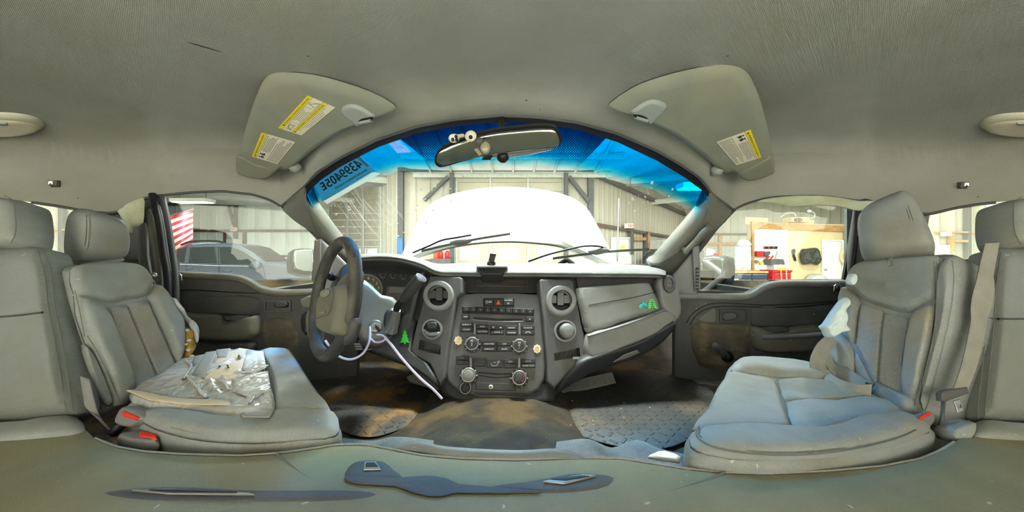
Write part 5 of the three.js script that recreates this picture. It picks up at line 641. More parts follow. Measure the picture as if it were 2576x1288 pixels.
  for (const [x0, x1, y, u] of [[1148, 1180, 896, 'FRONT'], [1191, 1222, 901, 'FAN'], [1225, 1265, 904, 'FACE'], [1268, 1301, 905, 'A/C'], [1311, 1347, 904, 'RECIRC']]) { key(x0, y, x1, u === 'FACE' || u === 'FAN' ? y + 22 : y + 11, u); if (u !== 'FACE' && u !== 'FAN') key(x0, y + 11.5, x1, y + 22, u === 'RECIRC' ? 'MAX A/C' : 'BLANK'); }
  for (const x of [1185, 1306]) part(g, 'silver_divider', plate(CP, rr(x - 2.6, 901, x + 2.6, 925, 1), { th: 0.01, h: 0.012 }), mt.silver);
  const knob = (x, y, r, k, cap) => { const s = r / FOC * 1.6, q = part(g, 'knob', lathe(CP.at(x, y, 0), CP.n, [[s * 1.1, 0], [s * 1.1, 0.006], [s * 0.98, 0.012], [s * 0.92, 0.03], [s * 0.8, 0.036], [s * 0.72, 0.034]], 36), mt.chrome); part(q, 'knob_cap', lathe(CP.at(x, y, 0.026), CP.n, [[s * 0.76, 0], [s * 0.74, 0.008], [s * 0.4, 0.011], [0, 0.011]]), cap); for (let i = 0; i < 10; i++) { const t = i / 10 * 6.283; part(q, 'grip', ball(CP.loc(...((c) => [c[0] + s * 0.98 * Math.cos(t), c[1] + s * 0.98 * Math.sin(t)])(CP.uv(x, y)), 0.016), 0.0035, 0.0035, 0.009, 8), mt.silver); } if (k) part(q, 'knob_print', plate(CP, circ(x, y - 1, r * 0.5, r * 0.5, 20), { th: 0.002, h: 0.0385, bev: 0, uv01: true }), [leg(k), mt.black]); return q; };
  knob(1189, 868, 19, 'VOL', mt.dashDark); knob(1306, 873, 19, 'TUNE', mt.dashDark); knob(1180, 946, 20, null, mt.dashGrey); const tk = knob(1306, 953, 20, null, mt.dashDark);
  part(tk, 'warm_mark', tube(Array.from({ length: 8 }, (_, i) => { const c = CP.uv(1306, 953), t = -0.9 + i * 0.24; return CP.loc(c[0] + 0.02 * Math.cos(t), c[1] + 0.02 * Math.sin(t), 0.038); }), 0.0012), shop.red); part(tk, 'cool_mark', tube(Array.from({ length: 8 }, (_, i) => { const c = CP.uv(1306, 953), t = 2.3 + i * 0.24; return CP.loc(c[0] + 0.02 * Math.cos(t), c[1] + 0.02 * Math.sin(t), 0.038); }), 0.0012), shop.darkBlue);
  const sk = part(g, 'power_socket', lathe(CP.at(1172, 977, 0), CP.n, [[0.026, 0], [0.026, 0.016], [0.022, 0.02], [0.02, 0.016], [0.02, 0.002]]), mt.silver); part(sk, 'socket_hole', plate(CP, circ(1172, 977, 11, 11), { th: 0.004, h: 0.004 }), mt.black);
  part(g, 'lower_tray', plate(CP, [[1196, 962], [1300, 966], [1298, 984], [1196, 980]], { th: 0.006, h: 0.005 }), mt.dashDark); const j = part(g, 'aux_jack', lathe(CP.at(1235, 974, 0.004), CP.n, [[0.009, 0], [0.009, 0.006], [0.004, 0.008]]), M([230, 226, 206], { r: 0.4, plain: true })); part(j, 'jack_hole', plate(CP, circ(1235, 974, 2.2, 2.2, 12), { th: 0.002, h: 0.013 }), mt.black);
  part(cp, 'bottom_slot', plate(CP, [[1192, 986], [1340, 989], [1325, 996], [1200, 993]], { th: 0.004, h: 0.003 }), mt.black); part(cp, 'panel_ridge', tube([CP.at(1205, 944, 0.002), CP.at(1250, 949, 0.002), CP.at(1284, 947, 0.002)], 0.0025), mt.black); part(cp, 'panel_ridge', tube([CP.at(1205, 937, 0.002), CP.at(1250, 941, 0.002), CP.at(1284, 940, 0.002)], 0.0025), mt.black);
  part(g, 'stack_base', puff(plane([1250, 960, 1.56], [1250, 1020, 1.5], [1350, 960, 1.56]), [[1112, 940], [1120, 965], [1150, 992], [1205, 1010], [1262, 1014], [1330, 1010], [1376, 988], [1392, 960], [1396, 1000], [1380, 1012], [1290, 1024], [1180, 1016], [1116, 992], [1106, 966]], { h: 0.015, th: 0.05, e: 0.6, k: 2, c: [1250, 1000] }), mt.dashDark);
  // glovebox, lower trim and side vent
  part(g, 'glovebox_recess', plate(BP, [[1446, 700], [1650, 698], [1652, 720], [1452, 730]], { th: 0.01, h: 0.03 }), mt.dashDark);
  const gb = part(g, 'glovebox', puff(GP, [[1449, 726], [1470, 722], [1550, 716], [1618, 710], [1634, 713], [1646, 736], [1660, 776], [1640, 786], [1560, 812], [1478, 838], [1468, 820], [1460, 780]], { h: 0.02, th: 0.03, e: 0.16, k: 2, rings: 10 }), mt.glove); part(gb, 'groove', tube([[1477, 770], [1530, 761], [1590, 751], [1642, 738]].map(([x, y]) => GP.at(x, y, 0.0205)), 0.0016, { n: 40 }), mt.black); part(gb, 'latch_stub', plate(GP, rr(1468, 812, 1480, 824, 2), { th: 0.02, h: 0.014 }), mt.dash);
  part(g, 'lower_trim', puff(KP, [[1474, 842], [1520, 828], [1580, 808], [1640, 786], [1664, 778], [1700, 786], [1706, 800], [1690, 818], [1640, 846], [1560, 878], [1476, 904]], { h: 0.02, th: 0.04, e: 0.2, k: 2, rings: 9 }), mt.dashGrey, 'grey sweeping trim below the glovebox'); part(g, 'vent_panel', puff(KP, [[1650, 704], [1664, 696], [1682, 695], [1698, 710], [1708, 750], [1712, 790], [1700, 806], [1676, 790], [1662, 776], [1654, 740]], { h: 0.016, th: 0.05, e: 0.3, k: 2, rings: 8, base: 0.004 }), mt.dashGrey); part(g, 'trim_ledge', loft([[[1474, 839], [1560, 813], [1640, 785], [1662, 776]].map(([x, y]) => GP.at(x, y, 0.0)), [[1475, 846], [1560, 820], [1642, 791], [1668, 780]].map(([x, y]) => KP.at(x, y, 0.028))], { nu: 4, nv: 2, th: 0.006, dir: V(0, -1, 0) }), mt.dashGrey);
  part(g, 'knee_panel', puff(plane([1480, 920, 1.58], [1690, 830, 1.68], [1500, 980, 1.66]), [[1476, 904], [1560, 878], [1640, 846], [1700, 812], [1694, 832], [1640, 880], [1560, 914], [1480, 942], [1420, 972], [1396, 986], [1440, 930]], { h: 0.006, th: 0.03, e: 0.3, k: 2, c: [1560, 895] }), mt.dashDark); part(g, 'fuse_cover', plate(plane([1480, 920, 1.56], [1690, 830, 1.66], [1500, 980, 1.64]), [[1540, 908], [1566, 890], [1600, 878], [1606, 884], [1580, 896]], { th: 0.004, h: 0.01 }), mt.dashGrey);
  const sv = part(g, 'side_vent', plate(KP, circ(1676, 718, 15, 22, 30, -0.15), { th: 0.03, h: 0.034, bev: 0.006, holes: [circ(1676, 718, 11, 17, 28, -0.15)] }), mt.dash); part(sv, 'vent_barrel', plate(KP, circ(1676, 718, 11, 17, 28, -0.15), { th: 0.01, h: 0.015 }), mt.black); for (const y of [711, 724]) part(sv, 'vent_vane', plate(KP, [[1666, y], [1685, y + 2], [1685, y + 5], [1666, y + 3]], { th: 0.008, h: 0.026 }), mt.silver);
  
  // left lower panel
  part(g, 'column_panel', puff(LK, [[900, 856], [940, 840], [1000, 840], [1010, 800], [1046, 806], [1034, 884], [1080, 918], [1106, 972], [1060, 940], [1000, 910], [930, 884], [904, 872]], { h: 0.01, th: 0.03, e: 0.2, k: 2, c: [1015, 880] }), mt.dashDark);
}
// ---------------------------------------------------------------- steering wheel, column, levers
{
  const O = P(838, 748, 1.2), SW = frame(O, V(-0.72, 0.17, 0.66)), SP = frame(O.clone().addScaledVector(SW.n, 0.047), SW.n), SH = frame(O.clone().addScaledVector(SW.n, 0.004), SW.n), g = thing('steering_wheel', 'worn dark steering wheel with olive grey centre pad', 'steering wheel');
  // long axis of the rim is tilted a little, as the column leans
  const ring = Array.from({ length: 40 }, (_, i) => { const a = i / 40 * 6.2832; return SW.loc(0.189 * Math.cos(a), 0.189 * Math.sin(a), 0); });
  part(g, 'rim', tube(ring, 0.0205, { n: 120, rad: 14, closed: true }), mt.wheelRim);
  const sp = (o, h) => puff(SH, o, { h, th: 0.02, e: 0.4, k: 2, base: -h });
  part(g, 'spoke', sp([[752, 752], [790, 742], [794, 774], [772, 776], [756, 772]], 0.012), mt.wheelPad); part(g, 'spoke', sp([[768, 780], [790, 780], [790, 862], [800, 880], [776, 860], [766, 820]], 0.012), mt.wheelPad);
  part(g, 'spoke', sp([[846, 714], [868, 694], [884, 676], [890, 686], [888, 706], [880, 728], [858, 738]], 0.012), mt.dash); part(g, 'spoke', sp([[838, 800], [870, 800], [884, 800], [876, 840], [858, 868], [836, 850]], 0.01), mt.dash);
  const pad = part(g, 'airbag_cover', puff(SP, [[788, 750], [800, 738], [836, 713], [846, 712], [850, 730], [846, 770], [838, 806], [834, 838], [826, 845], [800, 838], [787, 826], [785, 790]], { h: 0.03, th: 0.03, e: 0.3, k: 2, base: -0.03, rings: 9 }), mt.wheelPad, 'olive grey centre pad'); part(g, 'hub_shroud', puff(SH, [[846, 716], [862, 694], [880, 680], [884, 694], [882, 740], [874, 788], [858, 826], [834, 846], [838, 806], [846, 760]], { h: 0.014, th: 0.03, e: 0.4, k: 2, base: -0.006 }), mt.dash);
  part(pad, 'pad_groove', tube([[794, 800], [795, 760], [802, 746], [832, 724], [838, 726], [834, 770], [828, 788], [812, 796], [796, 802]].map(([x, y]) => SP.at(x, y, 0.0008)), 0.0014, { n: 60 }), mt.dash);
  const em = canvasTex(192, 128, (c) => { c.fillStyle = '#8a897c'; c.fillRect(0, 0, 192, 128); c.fillStyle = '#a09f92'; c.font = 'italic bold 72px serif'; c.textAlign = 'center'; c.textBaseline = 'middle'; c.fillText('Ford', 96, 66); }); const ab = canvasTex(128, 40, (c) => { c.fillStyle = '#706e60'; c.fillRect(0, 0, 128, 40); c.fillStyle = '#a2a090'; c.font = 'bold 26px sans-serif'; c.textAlign = 'center'; c.textBaseline = 'middle'; c.fillText('AIRBAG', 64, 21); });
  part(pad, 'emblem', plate(SP, circ(819, 738, 13, 9.5, 28, -0.5), { th: 0.006, h: 0.003, uv01: true, bev: 0.001 }), [PR(em, 0.4), mt.wheelPad], 'oval emblem'); part(pad, 'airbag_print', plate(SP, [[803, 786], [820, 780], [820, 788], [803, 794]], { th: 0.003, h: 0.0018, bev: 0, uv01: true }), [PR(ab, 0.5), mt.wheelPad]);
  part(g, 'cruise_switches', puff(SH, [[757, 790], [765, 784], [768, 820], [764, 842], [756, 826]], { h: 0.006, th: 0.006, base: -0.005, k: 2 }), mt.black);
}
{
  const S = plane([900, 760, 1.42], [990, 780, 1.46], [950, 860, 1.4]), g = thing('steering_column', 'grey steering column shroud with ignition lock and turn stalk', 'steering column');
  part(g, 'shroud', puff(S, [[880, 700], [920, 706], [960, 742], [988, 748], [1003, 768], [1004, 800], [990, 840], [960, 866], [925, 864], [902, 840], [890, 780]], { h: 0.03, th: 0.14, e: 0.3, k: 2 }), mt.dashGrey); part(g, 'upper_cover', puff(plane([860, 680, 1.38], [920, 700, 1.42], [870, 720, 1.36]), [[846, 690], [868, 666], [896, 660], [906, 676], [896, 720], [850, 730]], { h: 0.03, th: 0.1, k: 2 }), mt.dashDark);
  const lk = part(g, 'ignition_lock', lathe(S.at(944, 824, 0.02), S.n, [[0.026, 0], [0.026, 0.012], [0.02, 0.016], [0.012, 0.014], [0, 0.014]]), mt.silver); part(lk, 'key', plate(S, [[942, 820], [952, 826], [956, 836], [950, 838], [944, 828]], { th: 0.01, h: 0.045 }), mt.black);
  const st = part(g, 'turn_stalk', rod(P(850, 706, 1.42), P(816, 686, 1.34), 0.011, 0.012), mt.dashDark); part(st, 'stalk_ring', rod(P(836, 698, 1.385), P(830, 694, 1.37), 0.0145), mt.black); part(st, 'stalk_tip', ball(P(815, 685, 1.338), 0.0125), mt.black);
  const sl = part(g, 'shift_slot', puff(S, [[966, 790], [985, 776], [1006, 790], [996, 836], [978, 850], [966, 838]], { h: 0.014, th: 0.01, base: 0.026, k: 2 }), mt.dashDark); void sl;
}
{
  const g = thing('gear_lever', 'dark column gear lever with grey capped grip', 'lever'), a = P(983, 832, 1.36), b = P(997, 780, 1.33), c = P(1012, 756, 1.32), d = P(1058, 700, 1.29), ax = d.clone().sub(c).normalize();
  part(g, 'boot', rod(a, b, 0.026, 0.016), mt.silver, 'worn silver boot'); part(g, 'shaft', tube([b, P(1001, 768, 1.325), c], 0.0125), mt.black); const gr = part(g, 'grip', lathe(c, ax, [[0.013, 0], [0.018, 0.012], [0.0195, 0.03], [0.0205, 0.034], [0.0215, 0.038], [0.0225, 0.11], [0.021, 0.118], [0.018, 0.12], [0, 0.12]]), mt.dashDark); part(gr, 'end_cap', lathe(c.clone().addScaledVector(ax, 0.1195), ax, [[0.017, 0], [0.016, 0.002], [0, 0.0025]]), mt.dashGrey); part(gr, 'cap_ring', lathe(c.clone().addScaledVector(ax, 0.118), ax, [[0.0215, 0], [0.0215, 0.003], [0.018, 0.0035]]), mt.silver);
}
// white charging cable and tie hanging from the column
one('white_cable', tube([P(818, 856, 1.24), P(826, 868, 1.24), P(838, 882, 1.27), P(856, 898, 1.28), P(884, 904, 1.28), P(912, 890, 1.28), P(928, 862, 1.28), P(931, 840, 1.3), P(930, 822, 1.32)], 0.0042, { n: 80 }), mt.cable, 'white cable looping below the steering wheel', 'cable');
one('white_cable', tube([P(931, 850, 1.32), P(942, 860, 1.32), P(958, 860, 1.31), P(970, 852, 1.31), P(962, 844, 1.32), P(948, 842, 1.33)], 0.0032, { n: 50 }), mt.cable, 'small white cable tie ring under the ignition lock', 'cable');
one('white_cable', tube([P(968, 848, 1.32), P(985, 868, 1.31), P(1010, 900, 1.3), P(1040, 934, 1.3), P(1062, 956, 1.3), P(1090, 980, 1.3), P(1112, 1003, 1.3)], 0.0048, { n: 60 }), mt.cable, 'straight white cable reaching down to the tunnel carpet', 'cable');
{ const g = thing('wiring_connector', 'bare wiring connector hanging below the column', 'connector'); for (let i = 0; i < 3; i++) part(g, 'terminal', plate(LK, rr(905 + i * 2, 874 + i * 6, 920 + i * 2, 878 + i * 6, 1), { th: 0.02, h: 0.06 }), mt.chrome); part(g, 'lead', tube([LK.at(918, 886, 0.05), LK.at(930, 890, 0.05), LK.at(942, 884, 0.03)], 0.003), mt.black); }
// dash-top phone holder
{
  const g = thing('phone_holder', 'small black phone holder on the dash top', 'phone holder'), S = plane([1200, 690, 1.69], [1276, 690, 1.69], [1238, 668, 1.72]);
  part(g, 'base', plate(S, [[1198, 671], [1204, 668], [1272, 668], [1277, 672], [1272, 678], [1262, 690], [1214, 690], [1202, 678]], { th: 0.08, bev: 0.005 }), mt.dashDark); part(g, 'base_top', plate(plane([1198, 672, 1.69], [1277, 672, 1.69], [1238, 667, 1.76]), [[1199, 673], [1276, 673], [1272, 667], [1204, 667]], { th: 0.008, h: 0.006 }), mt.pillar); part(g, 'swivel', lathe(P(1236, 668, 1.73), V(0, 1, 0), [[0.021, 0], [0.021, 0.014], [0.016, 0.02], [0, 0.02]]), mt.black);
  const C = plane([1236, 665, 1.73], [1248, 640, 1.72], [1228, 640, 1.72]); part(g, 'cradle', plate(C, [[1227, 664], [1233, 638], [1248, 640], [1242, 664]], { th: 0.012, bev: 0.003 }), mt.dashDark); part(g, 'clamp', plate(C, [[1232, 640], [1233, 636], [1249, 638], [1248, 642]], { th: 0.02, h: 0.012 }), mt.black);
}
// stickers on the dash
{
  const tree = (cx, cy, s) => { const l = []; const n = 4; for (let i = 0; i < n; i++) { const y = cy - s + i * s * 0.45, w = s * (0.28 + i * 0.14); l.push([cx + w, y + s * 0.5], [cx + w * 0.55, y + s * 0.46]); } const right = [[cx, cy - s], ...l, [cx + s * 0.12, cy + s * 0.75], [cx + s * 0.12, cy + s]]; return [...right, ...right.slice(1).reverse().map(([x, y]) => [2 * cx - x, y])]; };
  const green = M([58, 190, 66], { r: 0.35, vary: 0.25, s: 101 }), lime = M([136, 214, 130], { r: 0.35, vary: 0.3, s: 102 }), teal = M([56, 196, 192], { r: 0.35, vary: 0.15, s: 103 }), cream = M([220, 208, 172], { r: 0.6, vary: 0.15, s: 104 });
  one('tree_sticker', plate(LK, tree(1021, 850, 18), { th: 0.003, h: 0.016, bev: 0.0008 }), green, 'glittery green tree sticker left of the radio stack', 'sticker');
  const t = thing('tree_sticker', 'pale lime tree sticker on the glovebox lid', 'sticker'); part(t, 'trunk', plate(GP, [[1632, 754], [1634, 754], [1638, 782], [1634, 783]], { th: 0.004, h: 0.026 }), green); for (let i = 0; i < 5; i++) for (const s of [-1, 1]) part(t, 'branch', puff(GP, circ(1633 + i * 0.8 + s * (3 + i * 1.1), 757 + i * 5, 3.4 + i * 0.8, 2.4, 12, s * 0.4), { h: 0.004, th: 0.003, base: 0.024, k: 0, rings: 3 }), lime);
  const l = thing('leaf_sticker', 'teal curled leaf sticker beside the lime tree sticker', 'sticker'); for (const [x, y, rx, ry, r] of [[1607, 774, 5, 7, 0.3], [1613, 768, 4, 6, -0.2], [1619, 770, 4, 6, -0.6]]) part(l, 'leaf', puff(GP, circ(x, y, rx, ry, 14, r), { h: 0.004, th: 0.003, base: 0.024, k: 0, rings: 3 }), teal);
  for (const [x, y, la] of [[1153, 857, 'cream flower sticker left of the volume knob'], [1351, 878, 'cream flower sticker right of the tuning knob']]) { const f = thing('flower_sticker', la, 'sticker', 'flower stickers'); part(f, 'petals', plate(CP, Array.from({ length: 40 }, (_, i) => { const a = i / 40 * 6.2832, r = 1 + 0.1 * Math.cos(a * 8); return [x + 9.5 * r * Math.cos(a), y + 11 * r * Math.sin(a)]; }), { th: 0.003, h: 0.004, bev: 0.0008 }), cream); part(f, 'center_ring', tube(circ(x, y, 4, 4.6, 14).map(([a, b]) => CP.at(a, b, 0.0045)), 0.0009, { n: 40, closed: true }), mt.wood || shop.wood); }
}
// ---------------------------------------------------------------- seats
const stitch = (S, pts, h, r = 0.001, m = mt.thread) => tube(pts.map(([x, y, dh]) => S.at(x, y, h + (dh || 0))), r, { n: pts.length * 8, rad: 6 });
// driver seat: backrest, headrest and the taped cushion
const DB = plane([262, 1030, 1.02], [455, 905, 1.28], [150, 680, 1.06], V(0, 0, -1)), DC = plane([560, 1130, 0.82], [455, 905, 1.28], [735, 890, 1.36]);
{
  const g = thing('driver_seat', 'worn grey leather driver seat with a torn side and taped cushion', 'seat');
  const bk = part(g, 'backrest', puff(DB, [[152, 684], [166, 672], [205, 665], [260, 661], [320, 664], [348, 674], [366, 694], [382, 722], [398, 750], [416, 782], [438, 810], [456, 842], [466, 880], [462, 912], [400, 955], [330, 1010], [266, 1036], [242, 1022], [214, 960], [186, 880], [168, 790], [154, 710]], { h: 0.03, th: 0.11, e: 0.22, k: 3, rings: 9 }), mt.seat);
  const H = 0.026, pn = (o, m, q) => part(bk, 'panel', puff(DB, o, { h: 0.016, th: 0.006, base: H, e: 0.22, k: 2, rings: 8, ...q }), m);
  pn([[160, 690], [172, 678], [210, 672], [260, 668], [318, 670], [344, 680], [360, 698], [370, 716], [356, 738], [348, 756], [300, 765], [244, 774], [214, 758], [168, 746]], mt.seat, { h: 0.018 });
  pn([[246, 780], [293, 771], [376, 969], [319, 1006], [300, 950], [268, 850]], mt.insert, { e: 0.12, h: 0.012, k: 0 }); pn([[295, 770], [347, 760], [423, 934], [378, 968]], mt.insert, { e: 0.12, h: 0.012, k: 0 });
  pn([[168, 752], [212, 764], [236, 786], [258, 836], [290, 920], [310, 975], [316, 1008], [268, 1030], [234, 950], [194, 868]], mt.seat, { h: 0.034, e: 0.5 }); pn([[350, 758], [358, 740], [374, 722], [396, 750], [418, 790], [436, 816], [440, 850], [438, 906], [426, 930], [396, 860]], mt.seat, { h: 0.034, e: 0.5 });
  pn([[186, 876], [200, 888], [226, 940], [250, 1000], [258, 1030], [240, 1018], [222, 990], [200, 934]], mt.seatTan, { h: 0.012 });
  part(bk, 'stitching', stitch(DB, [[182, 862], [200, 890], [232, 952], [252, 1000], [266, 1032]], H + 0.022), mt.thread); part(bk, 'stitching', stitch(DB, [[158, 744], [168, 790], [182, 862]], H + 0.014), mt.thread);
  part(bk, 'torn_foam', puff(DB, [[434, 838], [446, 836], [452, 860], [462, 886], [456, 904], [444, 914], [438, 890], [432, 866]], { h: 0.02, th: 0.01, base: H + 0.012, k: 2, wr: 0.004 }), mt.foam, 'yellow foam showing through the tear'); part(bk, 'torn_flap', puff(DB, [[442, 820], [456, 826], [464, 850], [462, 880], [456, 868], [448, 846]], { h: 0.01, th: 0.004, base: H + 0.03, k: 2, wr: 0.003 }), mt.tape, 'curled silver tape flap'); part(bk, 'tape_strip', puff(DB, [[400, 760], [412, 768], [440, 808], [460, 838], [468, 880], [462, 860], [446, 826], [420, 796], [404, 776]], { h: 0.008, th: 0.003, base: H + 0.022, k: 2, wr: 0.003 }), mt.tape, 'silver tape along the torn edge');
  for (const [x, y, s] of [[436, 846, 5], [440, 872, 6], [438, 896, 6], [446, 912, 7], [432, 882, 4]]) part(bk, 'torn_edge', puff(DB, [[x - s, y], [x, y - s * 0.6], [x + s, y + 1], [x + s * 0.2, y + s]], { h: 0.006, th: 0.003, base: H + 0.03, k: 1, rings: 3 }), mt.beige);
  const hr = part(g, 'headrest', puff(plane([190, 600, 1.2], [320, 600, 1.32], [250, 540, 1.24], V(0, 0, -1)), [[184, 640], [186, 590], [194, 552], [206, 538], [230, 532], [270, 540], [308, 554], [322, 578], [325, 612], [318, 640], [296, 654], [240, 660], [200, 664], [188, 658]], { h: 0.045, th: 0.06, e: 0.6, k: 3, rings: 9 }), mt.seat); const HP = plane([190, 600, 1.2], [320, 600, 1.32], [250, 540, 1.24], V(0, 0, -1));
  part(hr, 'stitching', stitch(HP, [[217, 537, -0.02], [210, 560, 0], [206, 600, 0.003], [204, 640, -0.008], [203, 658, -0.03]], 0.04), mt.thread); part(hr, 'stitching', stitch(HP, [[211, 537, -0.022], [204, 560, -0.004], [200, 600, 0], [198, 640, -0.012]], 0.038), mt.thread); part(hr, 'lower_pad', puff(HP, [[186, 658], [230, 652], [300, 646], [310, 652], [270, 662], [200, 670]], { h: 0.02, th: 0.03, base: 0.01, k: 2 }), mt.seat);
  // cushion
  const cs = part(g, 'cushion', puff(DC, [[316, 1030], [340, 1004], [390, 962], [455, 916], [560, 904], [640, 890], [700, 884], [728, 889], [744, 908], [775, 962], [812, 1020], [848, 1066], [860, 1092], [852, 1114], [800, 1126], [700, 1133], [560, 1130], [450, 1114], [384, 1090], [340, 1058]], { h: 0.02, th: 0.13, e: 0.16, k: 3, rings: 10 }), mt.seat);
  const C = 0.018, cp = (n, o, m, q, l) => part(cs, n, puff(DC, o, { h: 0.014, th: 0.008, base: C, e: 0.2, k: 2, rings: 8, ...q }), m, l);
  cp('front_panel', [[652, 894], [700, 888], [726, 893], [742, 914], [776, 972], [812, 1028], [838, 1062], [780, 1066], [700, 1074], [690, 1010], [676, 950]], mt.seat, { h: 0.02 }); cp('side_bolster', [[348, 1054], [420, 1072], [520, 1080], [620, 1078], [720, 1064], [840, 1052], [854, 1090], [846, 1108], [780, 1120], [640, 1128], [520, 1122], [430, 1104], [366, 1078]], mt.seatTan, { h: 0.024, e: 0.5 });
  cp('tape_cover', [[326, 1012], [392, 968], [456, 922], [560, 908], [648, 896], [668, 940], [684, 990], [700, 1040], [690, 1064], [600, 1070], [500, 1068], [420, 1056], [350, 1036]], mt.tape, { h: 0.022, e: 0.14, wr: 0.004, rings: 14 }, 'crumpled silver tape covering the seat');
  const tp = (o, m, l, h = 0.044) => part(cs, 'tape_patch', puff(DC, o, { h: 0.002, th: 0.004, base: C + h - 0.0215, e: 0.06, k: 0, rings: 4 }), m, l);
  tp([[518, 984], [548, 930], [576, 906], [628, 906], [624, 938], [590, 986]], mt.beige, 'bare beige patch'); tp([[484, 976], [520, 914], [548, 910], [544, 928], [516, 984]], mt.tapeFlat, null, 0.045); tp([[546, 908], [582, 904], [574, 930], [550, 930]], mt.tapeFlat, null, 0.046); tp([[492, 924], [520, 918], [500, 950], [484, 952]], mt.tapeFlat); tp([[322, 1018], [340, 1016], [400, 1034], [480, 1044], [582, 1046], [582, 1056], [470, 1056], [380, 1044]], mt.beige, 'tan strip along the taped edge', 0.046);
  tp([[622, 910], [664, 912], [672, 956], [640, 972], [612, 962]], mt.tape, 'bright silver tape near the front', 0.047); tp([[586, 988], [640, 972], [676, 966], [682, 1010], [644, 1040], [586, 1020]], mt.tape, 'bright silver tape near the middle', 0.047);
  tp([[608, 1084], [652, 1076], [692, 1076], [680, 1094], [612, 1092]], mt.tapeFlat, 'grey tape square on the bolster', 0.05);
  for (const [x, y] of [[555, 957], [575, 955], [577, 960]]) part(cs, 'burn_hole', puff(DC, circ(x, y, 2.6, 1.8, 8), { h: 0.001, th: 0.002, base: C + 0.03, k: 0, rings: 2 }), mt.black); part(cs, 'foam_bit', puff(DC, [[600, 928], [606, 927], [608, 934], [602, 936]], { h: 0.006, th: 0.003, base: C + 0.028, k: 1, rings: 3 }), mt.foam);
  for (const o of [[[470, 978], [488, 1000], [506, 1014], [512, 1006]], [[470, 936], [484, 952], [476, 970], [464, 990]], [[500, 1000], [508, 1026], [526, 1040]], [[552, 988], [568, 1000], [578, 1020]], [[592, 970], [640, 968], [676, 952]], [[630, 1056], [650, 1030], [682, 1018]]]) part(cs, 'tape_wrinkle', stitch(DC, o, C + 0.026, 0.0036), mt.tape);
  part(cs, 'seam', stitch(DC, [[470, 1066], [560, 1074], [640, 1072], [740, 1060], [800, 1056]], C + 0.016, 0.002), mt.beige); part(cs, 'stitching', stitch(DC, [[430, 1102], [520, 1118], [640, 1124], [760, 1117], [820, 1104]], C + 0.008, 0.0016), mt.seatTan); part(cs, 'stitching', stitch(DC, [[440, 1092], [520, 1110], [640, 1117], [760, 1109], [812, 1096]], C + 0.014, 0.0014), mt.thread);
  part(cs, 'stain', puff(DC, [[712, 976], [724, 966], [738, 970], [752, 978], [748, 996], [752, 1006], [734, 1004], [722, 1012], [716, 998], [706, 990]], { h: 0.0006, th: 0.002, base: C + 0.0188, k: 1, rings: 6 }), mt.armrest, 'dark round grime patch');
}
